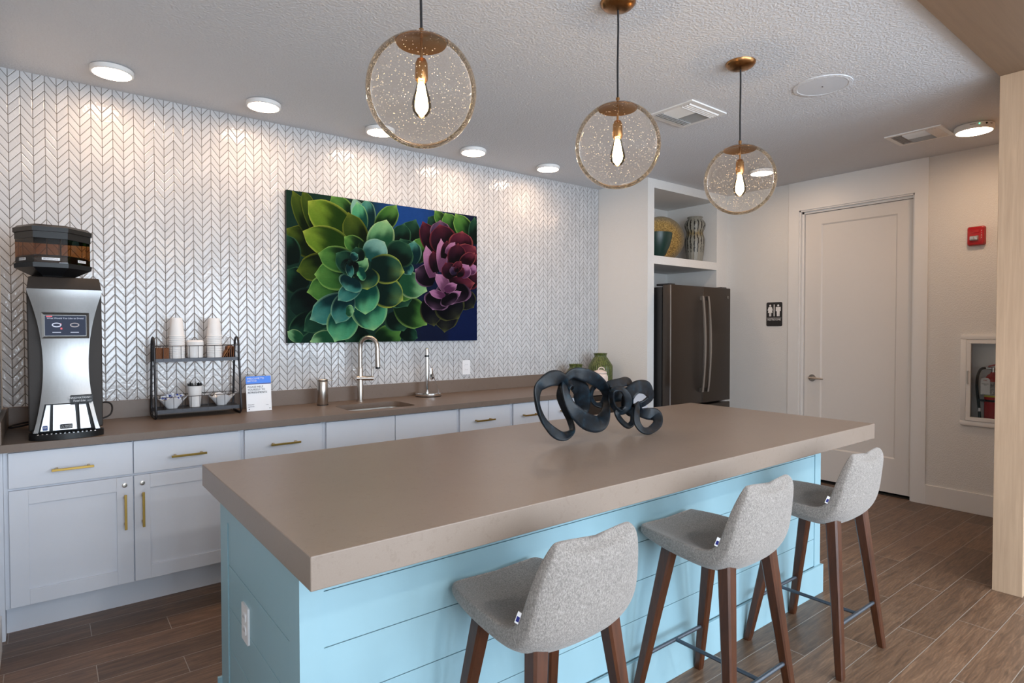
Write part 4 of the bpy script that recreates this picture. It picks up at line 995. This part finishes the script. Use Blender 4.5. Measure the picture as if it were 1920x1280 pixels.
for x in (FX0 + .06, FX1 - .06): b.box(x - .045, x + .045, -.74, -.60, FT - .006, FT + .012, .004)
put('hinge_cover', b, M['blackp'], t, 0)

# ------------------------------------------------------------------ things on the door wall
def onwall(pts, x0, x1, b=None):
    return (b or B()).prism(pts, 'x', x0, x1)
sy0, sy1, sz0, sz1 = -1.197, -1.039, 1.4295, 1.661; yc_ = (sy0 + sy1) / 2
t = thing('restroom_sign', 'black RESTROOMS sign with white figures on the wall left of the door', 'sign', (XR, yc_, 1.545))
put('panel', onwall(rrect(sy0, sy1, sz0, sz1, .014, 4), XR - .004, XR), M['blackm'], t, 30)
def fig(cy, woman):
    b = B(); x0, x1 = XR - .0055, XR - .0038; z = sz0; s = -1   # seen from the room +y is left
    b.prism([(cy + .0095 * math.cos(2 * PI * k / 16), z + .200 + .0095 * math.sin(2 * PI * k / 16)) for k in range(16)], 'x', x0, x1)
    if woman:
        b.prism([(cy - .012, z + .187), (cy + .012, z + .187), (cy + .023, z + .130), (cy - .023, z + .130)], 'x', x0, x1)
        for q in (-1, 1): b.prism([(cy + q * .011, z + .187), (cy + q * .017, z + .184), (cy + q * .027, z + .153), (cy + q * .021, z + .151)], 'x', x0, x1)
        for q in (-1, 1): b.prism([(cy + q * .002, z + .131), (cy + q * .010, z + .131), (cy + q * .010, z + .096), (cy + q * .002, z + .096)], 'x', x0, x1)
    else:
        b.prism([(cy - .024, z + .185), (cy + .024, z + .185), (cy + .024, z + .145), (cy + .015, z + .145), (cy + .013, z + .096), (cy + .002, z + .096), (cy, z + .140), (cy - .002, z + .096), (cy - .013, z + .096), (cy - .015, z + .145), (cy - .024, z + .145)], 'x', x0, x1)
    return b
put('pictogram', fig(yc_ + .040, True), M['text_w'], t, 0); put('pictogram', fig(yc_ - .040, False), M['text_w'], t, 0)
put('divider_bar', B().box(XR - .0055, XR - .0038, yc_ - .003, yc_ + .005, sz0 + .096, sz0 + .210), M['text_w'], t, 0)
put('rule', B().box(XR - .005, XR - .0038, sy0 + .008, sy1 - .008, sz0 + .078, sz0 + .081), M['text_w'], t, 0)
text('lettering', 'RESTROOMS', .0235, M['text_w'], t, (XR - .0045, yc_, sz0 + .063), (PI / 2, 0, -PI / 2), .0006)
b = B()
for k in range(14):
    if k % 5 != 3:
        for j in range(2): b.sphere((XR - .004, yc_ + .05 - k * .0075, sz0 + .030 + j * .006), .0013, 6, 4)
put('braille', b, M['blackp'], t)

t = thing('fire_alarm_strobe', 'red fire alarm strobe on the wall right of the door', 'fire alarm', (XR, -2.7015, 2.103))
ay, az = -2.7015, 2.1025
put('housing', B().loft([[(x, ay + y, az + z) for y, z in rrect(-w, w, -h, h, .016, 4)] for (x, w, h) in ((XR, .056, .072), (XR - .018, .056, .072), (XR - .034, .050, .066), (XR - .036, .046, .062))]), M['red'], t, 30)
put('speaker_louver', B().box(XR - .0385, XR - .034, ay - .022, ay + .028, az + .022, az + .046, .002), M['red'], t, 0)
ls = put('strobe_lens', B().loft([[(x, ay + .008 + y, az - .018 + z) for y, z in rrect(-w, w, -h, h, .005, 3)] for (x, w, h) in ((XR - .034, .028, .019), (XR - .052, .024, .015), (XR - .056, .014, .008))]), plain('clear strobe lens', (.55, .58, .60), .08, .5, bump=.8, bscale=90), t, 20)
put('flash_tube', B().cyl((XR - .057, ay + .008, az - .030), (XR - .057, ay + .008, az - .012), .003, seg=8), M['chrome'], ls)
for k, ch in enumerate('FIRE'): text('lettering', ch, .011, M['text_w'], t, (XR - .0365, ay - .037, az + .034 - k * .017), (PI / 2, 0, -PI / 2), .0004)

EY0, EY1, EZ0, EZ1 = -2.975, -2.6147, .668, 1.359
t = thing('extinguisher_cabinet', 'white recessed fire extinguisher cabinet with a glass door half behind the wood column', 'cabinet', (XR, -2.795, .668))
b = B(); fw = .036
for q in ((EY0, EY1, EZ0, EZ0 + fw), (EY0, EY1, EZ1 - fw, EZ1), (EY0, EY0 + fw, EZ0 + fw, EZ1 - fw), (EY1 - fw, EY1, EZ0 + fw, EZ1 - fw)): b.box(XR - .020, XR + .002, *q, .003)
put('frame', b, M['trim'], t, 30)
b = B(); oy0, oy1, oz0, oz1 = EY0 + fw, EY1 - fw, EZ0 + fw, EZ1 - fw
b.box(XR + .12, XR + .124, oy0, oy1, oz0, oz1); b.box(XR + .0, XR + .12, oy1 - .002, oy1, oz0, oz1); b.box(XR, XR + .12, oy0, oy0 + .002, oz0, oz1); b.box(XR, XR + .12, oy0, oy1, oz0, oz0 + .002); b.box(XR, XR + .12, oy0, oy1, oz1 - .002, oz1)
put('recessed_box', b, M['trim'], t, 0)
b = B(); dw = .030; gy0, gy1, gz0, gz1 = oy0 + dw, oy1 - dw, oz0 + dw, oz1 - dw
for q in ((oy0 + .002, oy1 - .002, oz0 + .002, gz0), (oy0 + .002, oy1 - .002, gz1, oz1 - .002), (oy0 + .002, gy0, gz0, gz1), (gy1, oy1 - .002, gz0, gz1)): b.box(XR - .024, XR - .004, *q, .001)
dd = put('cabinet_door', b, M['trim'], t, 0)
put('glass_pane', B().box(XR - .012, XR - .009, gy0, gy1, gz0, gz1), M['pane'], dd, 0)
put('pull', B().box(XR - .040, XR - .035, oy1 - .018, oy1 - .010, .985, 1.085).box(XR - .036, XR - .024, oy1 - .017, oy1 - .011, .985, .993).box(XR - .036, XR - .024, oy1 - .017, oy1 - .011, 1.077, 1.085), M['steel'], dd, 0)
ex, ey, ez = XR + .060, -2.800, EZ0 + fw + .0025
t = thing('fire_extinguisher', 'red fire extinguisher with black hose inside the glass fronted cabinet', 'fire extinguisher', (ex, ey, ez))
ZS = .88
put('cylinder', B().lathe([(.001, 0), (.050, 0), (.053, .006), (.054, .3), (.050, .325), (.034, .350), (.018, .362), (.016, .372), (.001, .372)], (ex, ey, ez), 36), M['red'], t)
lb = put('instruction_label', B().lathe([(.0545, .19), (.0548, .192), (.0548, .300), (.0545, .302)], (ex, ey, ez), 36, cap0=False, cap1=False), plain('printed extinguisher label', (.35, .34, .33), .4, noise=.8, scale=70), t)
text('lettering', 'FIRE', .022, M['text_k'], lb, (ex - .0556, ey, ez + .275), (PI / 2, 0, -PI / 2)); text('lettering', '2', .03, M['text_w'], lb, (ex - .0556, ey - .01, ez + .225), (PI / 2, 0, -PI / 2))
put('yellow_band', B().lathe([(.0546, .185), (.0550, .186), (.0550, .197), (.0546, .198)], (ex, ey, ez), 36, cap0=False, cap1=False), plain('yellow band', srgb(190, 180, 40), .4), t)
put('bracket_strap', B().lathe([(.0545, .150), (.0565, .151), (.0565, .164), (.0545, .165)], (ex, ey, ez), 36, cap0=False, cap1=False).box(ex - .05, ex - .03, ey + .035, ey + .085, ez + .150, ez + .165), M['blackp'], t)
put('valve', B().cyl((ex, ey, ez + .37), (ex, ey, ez + .405), .013).cyl((ex, ey, ez + .395), (ex, ey + .05, ez + .400), .008), M['chrome'], t)
put('handle_lever', B().loft([[(ex - .008, ey + .03, ez + .408), (ex + .008, ey + .03, ez + .408), (ex + .008, ey + .03, ez + .418), (ex - .008, ey + .03, ez + .418)], [(ex - .008, ey - .07, ez + .44), (ex + .008, ey - .07, ez + .44), (ex + .008, ey - .07, ez + .452), (ex - .008, ey - .07, ez + .452)]]).loft([[(ex - .007, ey + .01, ez + .400), (ex + .007, ey + .01, ez + .400), (ex + .007, ey + .01, ez + .408), (ex - .007, ey + .01, ez + .408)], [(ex - .007, ey - .07, ez + .375), (ex + .007, ey - .07, ez + .375), (ex + .007, ey - .07, ez + .383), (ex - .007, ey - .07, ez + .383)]]), M['red'], t, 0)
put('hose', B().tube(catmull([[ex, ey + .048, ez + .400], [ex - .012, ey + .075, ez + .388], [ex - .020, ey + .092, ez + .330], [ex - .024, ey + .093, ez + .24], [ex - .03, ey + .082, ez + .15], [ex - .032, ey + .073, ez + .05], [ex - .032, ey + .072, ez + .005]], 6, False), .0095, 12), M['blackp'], t)
put('hose_clip', B().cyl((ex - .032, ey + .0735, ez + .072), (ex - .032, ey + .0735, ez + .098), .0104), M['whitep'], t)
tg = put('inspection_tag', B().prism([(ey + .005, ez + .205), (ey + .062, ez + .205), (ey + .062, ez + .315), (ey + .05, ez + .330), (ey + .018, ez + .330), (ey + .005, ez + .315)], 'x', ex - .060, ex - .059), M['label'], t, 0)
text('lettering', 'FIRE', .013, M['red'], tg, (ex - .0604, ey + .034, ez + .31), (PI / 2, 0, -PI / 2)); text('lettering', 'INSPECTED\n2023', .0085, M['text_k'], tg, (ex - .0604, ey + .034, ez + .28), (PI / 2, 0, -PI / 2))

# ------------------------------------------------------------------ island
IX0, IX1, IY0, IY1, IZ, IT = -3.8342, -.8474, -2.8081, -1.6682, .905, .0785
one('island_countertop', 'thick taupe quartz countertop of the island carrying the sculptures', 'countertop', B().box(IX0, IX1, IY0, IY1, IZ - IT, IZ, .0025), M['quartz'], ((IX0 + IX1) / 2, (IY0 + IY1) / 2, IZ - IT), angle=0)
BX0, BX1, BY0, BY1 = -3.797, -1.040, -2.620, -1.778
t = thing('kitchen_island', 'pale aqua shiplap kitchen island body under the taupe countertop', 'kitchen island', ((BX0 + BX1) / 2, (BY0 + BY1) / 2, 0))
zt = IZ - IT - .0005
put('core', B().box(BX0 + .012, BX1 - .012, BY0 + .012, BY1 - .012, .002, zt - .02), M['aqua'], t, 0)
SP = [.150, .2945, .4415, .5885, .7350, zt]
b = B()
for z0, z1 in zip(SP, SP[1:]): b.box(BX0 + .06, BX1 - .06, BY0 + .004, BY0 + .0125, z0 + .0012, z1 - .0012, .0006, 1)
put('front_boards', b, M['aqua'], t, 0)
b = B()
for z0, z1 in zip(SP[:-1], SP[1:-1]): b.box(BX0 + .004, BX0 + .0125, -2.537, -1.880, z0 + .0012, z1 - .0012, .0006, 1)
put('left_end_boards', b, M['aqua'], t, 0)
b = B(); b.box(BX0, BX0 + .062, BY0, BY0 + .012, 0, zt).box(BX1 - .062, BX1, BY0, BY0 + .012, 0, zt)
b.box(BX0, BX0 + .012, BY0 + .012, -2.539, 0, zt).box(BX0, BX0 + .012, -1.878, BY1, 0, zt).box(BX0, BX0 + .012, -2.539, -1.878, .736, zt)
b.box(BX1 - .012, BX1, BY0 + .012, BY1, 0, zt).box(BX0 + .012, BX1 - .012, BY1 - .012, BY1, 0, zt)
put('corner_stiles', b, M['aqua'], t, 0)
b = B(); b.box(BX0 - .013, BX1 + .013, BY0 - .013, BY0 - .0001, 0, .150, .0015).box(BX0 - .013, BX0 - .0001, BY0, BY1, 0, .0715, .0015).box(BX1 + .0001, BX1 + .013, BY0, BY1, 0, .150, .0015).box(BX0 - .013, BX1 + .013, BY1 + .0001, BY1 + .013, 0, .150, .0015)
put('baseboard', b, M['aqua'], t, 0)
t = thing('island_outlet', 'white duplex outlet on the aqua end panel of the island', 'outlet', (BX0 + .004, -2.105, .472), 'wall outlets'); outlet(t, (BX0 + .004, -2.105, .472), (0, -1, 0), (-1, 0, 0), M['whitep'])

# ------------------------------------------------------------------ stools
def stool():
    t = thing('counter_stool', 'stool', 'counter stool', (0, 0, 0), 'grey fabric counter stools along the island')
    #      y     z    halfw side  thick
    PR = [(.212, .662, .150, .016, .012), (.208, .660, .162, .018, .030), (.19, .655, .172, .026, .046), (.12, .640, .186, .046, .056), (.03, .630, .193, .054, .060), (-.05, .627, .196, .056, .064), (-.10, .636, .197, .050, .070), (-.135, .662, .196, .040, .070),
          (-.158, .700, .193, .034, .062), (-.172, .750, .187, .030, .054), (-.184, .800, .176, .026, .048), (-.194, .838, .164, .022, .044), (-.202, .866, .150, .018, .038), (-.206, .878, .138, .014, .024), (-.207, .882, .124, .010, .008)]
    rings = []
    for i, (y, z, w, sd, th) in enumerate(PR):
        a = PR[max(0, i - 1)]; c = PR[min(len(PR) - 1, i + 1)]
        T = Vector((0, c[0] - a[0], c[1] - a[1])).normalized(); N = Vector((0, T.z, -T.y))
        if N.z < 0 and i < 7: N = -N
        if i >= 7 and N.y < 0: N = -N
        ring = []
        for k in range(36):
            th_ = 2 * PI * k / 36; cs, sn = math.cos(th_), math.sin(th_)
            x = w * math.copysign(abs(cs) ** .55, cs); n = th / 2 * math.copysign(abs(sn) ** .5, sn)
            q = abs(x / w); lift = sd * q ** 2.6 * (1 if sn > 0 else .75)
            horn = .026 * max(0, i - 8) / 6 * (q ** 2 - .45)
            ring.append(Vector((x, y, z + horn)) + N * (n - th / 2 + lift))
        rings.append(ring)
    b = B().loft(rings)
    s = put('seat_shell', b, M['fabric'], t, 60)
    m = s.modifiers.new('sub', 'SUBSURF'); m.levels = 1; m.render_levels = 2
    # stitched seam where seat and back meet, on each side
    bpy.context.view_layer.update(); ev = s.evaluated_get(bpy.context.evaluated_depsgraph_get())
    def onshell(p): return ev.closest_point_on_mesh(Vector(p))[1:3]
    for q in (-1, 1):
        path = [(q * .170, -.095, .70), (q * .186, -.100, .690), (q * .205, -.116, .675), (q * .21, -.130, .650), (q * .20, -.145, .625), (q * .17, -.155, .60)]
        put('seam', B().tube([onshell(p)[0] for p in path], .0014, 6), M['fabric'], t)
    tp, tn = onshell((-.20, -.128, .715)); tp = tp + tn * .003
    tg = put('seat_tag', B().box(-.006, .006, -.0015, .0015, -.015, .015).xf(Matrix.Translation(tp) @ Matrix.Rotation(-PI / 2 + .45, 4, 'Z') @ Matrix.Rotation(.35, 4, 'Y')), M['label'], t, 0)
    put('tag_print', B().box(-.004, .004, -.0019, .0019, -.010, .004).xf(Matrix.Translation(tp) @ Matrix.Rotation(-PI / 2 + .45, 4, 'Z') @ Matrix.Rotation(.35, 4, 'Y')), M['navy'], tg, 0)
    for sx_ in (-1, 1):
        for sy_ in (-1, 1):
            rings = []
            for (f, hw) in ((0, .0135), (.02, .0150), (1, .0245)):
                x = sx_ * lerp(.203, .128, f); y = lerp(.2 * sy_, .112 * sy_ - .02, f); z = lerp(0, .632, f); ch = hw * .28
                rings.append([(x - hw + ch, y - hw, z), (x + hw - ch, y - hw, z), (x + hw, y - hw + ch, z), (x + hw, y + hw - ch, z), (x + hw - ch, y + hw, z), (x - hw + ch, y + hw, z), (x - hw, y + hw - ch, z), (x - hw, y - hw + ch, z)])
            put('leg', B().loft(rings), M['walnut'], t, 25)
    fx_ = lerp(.203, .128, .316); yf = lerp(.2, .092, .316); yb = lerp(-.2, -.132, .316)
    put('footrest', B().cyl((-fx_, yf, .2), (fx_, yf, .2), .0075, seg=12).cyl((-fx_, yb, .2), (fx_, yb, .2), .0075, seg=12).cyl((0, yf, .2), (0, yb, .2), .0075, seg=12), M['footrest'], t)
    return t
st = stool(); SY = -2.85
st.location = (-1.594, SY, 0); st['label'] = 'grey fabric counter stool farthest from the camera, nearest the restroom door'
dup(st, (-2.372, SY, 0), 'grey fabric counter stool in the middle of the row of three')
dup(st, (-3.205, SY, 0), 'grey fabric counter stool nearest the camera, legs cut off by the picture edge')

# ------------------------------------------------------------------ knot sculptures
SC = {'L':[[[-2.6652,-2.2,1.1391,0.0322,40],[-2.6651,-2.2,1.0748,0.0202,60],[-2.6306,-2.2,1.0029,0.0246,45],[-2.5707,-2.2,0.9475,0.0334,20],[-2.5118,-2.2,0.9243,0.0318,30],[-2.4409,-2.18,0.939,0.026,60],[-2.424,-2.15,0.9807,0.0241,40],[-2.4595,-2.15,1.04,0.026,20],[-2.4857,-2.15,1.0934,0.0257,20],[-2.4899,-2.17,1.1421,0.034,30],[-2.5347,-2.2,1.1762,0.0458,10],[-2.5881,-2.21,1.1839,0.0491,5],[-2.6394,-2.21,1.1685,0.0404,20]],[[-2.515,-2.2,1.1376,0.0293,50],[-2.5024,-2.22,1.0719,0.0335,20],[-2.466,-2.23,1.024,0.0465,10],[-2.3851,-2.22,0.977,0.0565,5],[-2.2907,-2.2,0.9607,0.0537,10],[-2.2174,-2.17,0.9991,0.0367,35],[-2.1863,-2.15,1.058,0.0278,50],[-2.2169,-2.16,1.1154,0.0366,30],[-2.3019,-2.18,1.1621,0.0445,10],[-2.3857,-2.19,1.1889,0.0434,5],[-2.4318,-2.17,1.1963,0.0345,20],[-2.4784,-2.17,1.171,0.0298,40]],[[-2.4148,-2.14,1.1481,0.048,10],[-2.3408,-2.12,1.1157,0.0627,5],[-2.3022,-2.1,1.062,0.0592,10],[-2.2886,-2.08,1.009,0.0506,10],[-2.3395,-2.1,0.9932,0.0317,40],[-2.4051,-2.13,1.0376,0.0265,60],[-2.4325,-2.14,1.0929,0.0261,60],[-2.4479,-2.15,1.1336,0.0346,30]],[[-2.2169,-2.16,1.129,0.0229,30],[-2.2541,-2.14,1.1297,0.0205,40],[-2.2641,-2.12,1.0972,0.0206,60],[-2.2538,-2.11,1.0593,0.0184,40],[-2.2194,-2.11,1.0292,0.0186,40],[-2.1912,-2.13,1.0335,0.0279,20],[-2.1864,-2.15,1.0808,0.0278,20]]],'R':[[[-2.2168,-2.22,1.1069,0.0203,40],[-2.1643,-2.22,1.1079,0.0229,20],[-2.1239,-2.22,1.069,0.0301,10],[-2.1155,-2.21,1.0219,0.028,20],[-2.148,-2.2,1.0031,0.0232,30],[-2.1912,-2.2,1.0317,0.0206,40],[-2.2155,-2.21,1.0748,0.0181,50]],[[-2.195,-2.17,1.1284,0.0275,20],[-2.1284,-2.17,1.1336,0.0327,10],[-2.0553,-2.16,1.1332,0.0381,30],[-2.026,-2.15,1.1072,0.0385,60],[-2.06,-2.14,1.0757,0.0431,20],[-2.1109,-2.13,1.069,0.0427,20],[-2.1732,-2.15,1.0982,0.0325,20]],[[-2.0872,-2.2,1.0737,0.0422,20],[-2.0506,-2.21,1.1089,0.0472,10],[-1.9674,-2.2,1.1028,0.0532,10],[-1.9097,-2.18,1.0591,0.0395,40],[-1.9499,-2.18,1.0311,0.0293,40],[-1.9885,-2.17,1.0166,0.0291,30],[-2.0311,-2.17,0.9966,0.0481,10],[-2.0777,-2.18,1.0295,0.0426,10]],[[-2.048,-2.22,1.0312,0.0236,30],[-2.0972,-2.25,0.9974,0.0279,30],[-2.1138,-2.27,0.9518,0.0277,30],[-2.0846,-2.28,0.9164,0.0256,30],[-2.0164,-2.27,0.9077,0.0285,30],[-1.9374,-2.25,0.9316,0.034,15],[-1.9145,-2.22,0.9682,0.0442,10],[-1.9521,-2.2,0.9764,0.0439,5],[-2.0098,-2.2,0.9933,0.0336,20]],[[-2.1779,-2.2,1.0035,0.0207,30],[-2.1545,-2.2,0.9652,0.0209,30],[-2.1002,-2.2,0.9278,0.0212,30],[-2.0588,-2.2,0.9421,0.0238,30],[-2.0486,-2.2,0.9828,0.0333,20],[-2.0707,-2.18,1.0057,0.0285,20],[-2.1142,-2.17,1.0037,0.0282,20]]]}
def ribbon(b, ring):
    P = catmull(ring, 9, True); n = len(P); V0 = Vector((.60, .79, -.12)).normalized(); rings = []
    for i, q in enumerate(P):
        a = Vector(P[i - 1][:3]); c = Vector(P[(i + 1) % n][:3]); T = (c - a).normalized()
        s0 = T.cross(V0); s0.normalize(); V = s0.cross(T).normalized(); an = math.radians(q[4])
        sd = s0 * math.cos(an) + V * math.sin(an); th = T.cross(sd).normalized(); w = q[3] * .68; h = .0095
        rg = []
        for k in range(14):
            f = 2 * PI * k / 14; cs, sn = math.cos(f), math.sin(f)
            # slightly dished ribbon section
            x = w * math.copysign(abs(cs) ** .85, cs); rg.append(Vector(q[:3]) + sd * x + th * (h * sn + .006 * (abs(cs) ** 2)))
        rings.append(rg)
    rings.append(rings[0]); b.loft(rings, False, False)
b = B()
for ring in SC['L'] + SC['R']: ribbon(b, ring)
zmin = min(v.co.z for v in b.b.verts)
bmesh.ops.translate(b.b, vec=(0, 0, IZ - zmin + .0002), verts=b.b.verts[:])
one('knot_sculpture', 'dark blue sculpture of knotted looping ribbons on the island countertop', 'sculpture', b, M['bronze'], (-2.25, -2.19, IZ), None, 60)
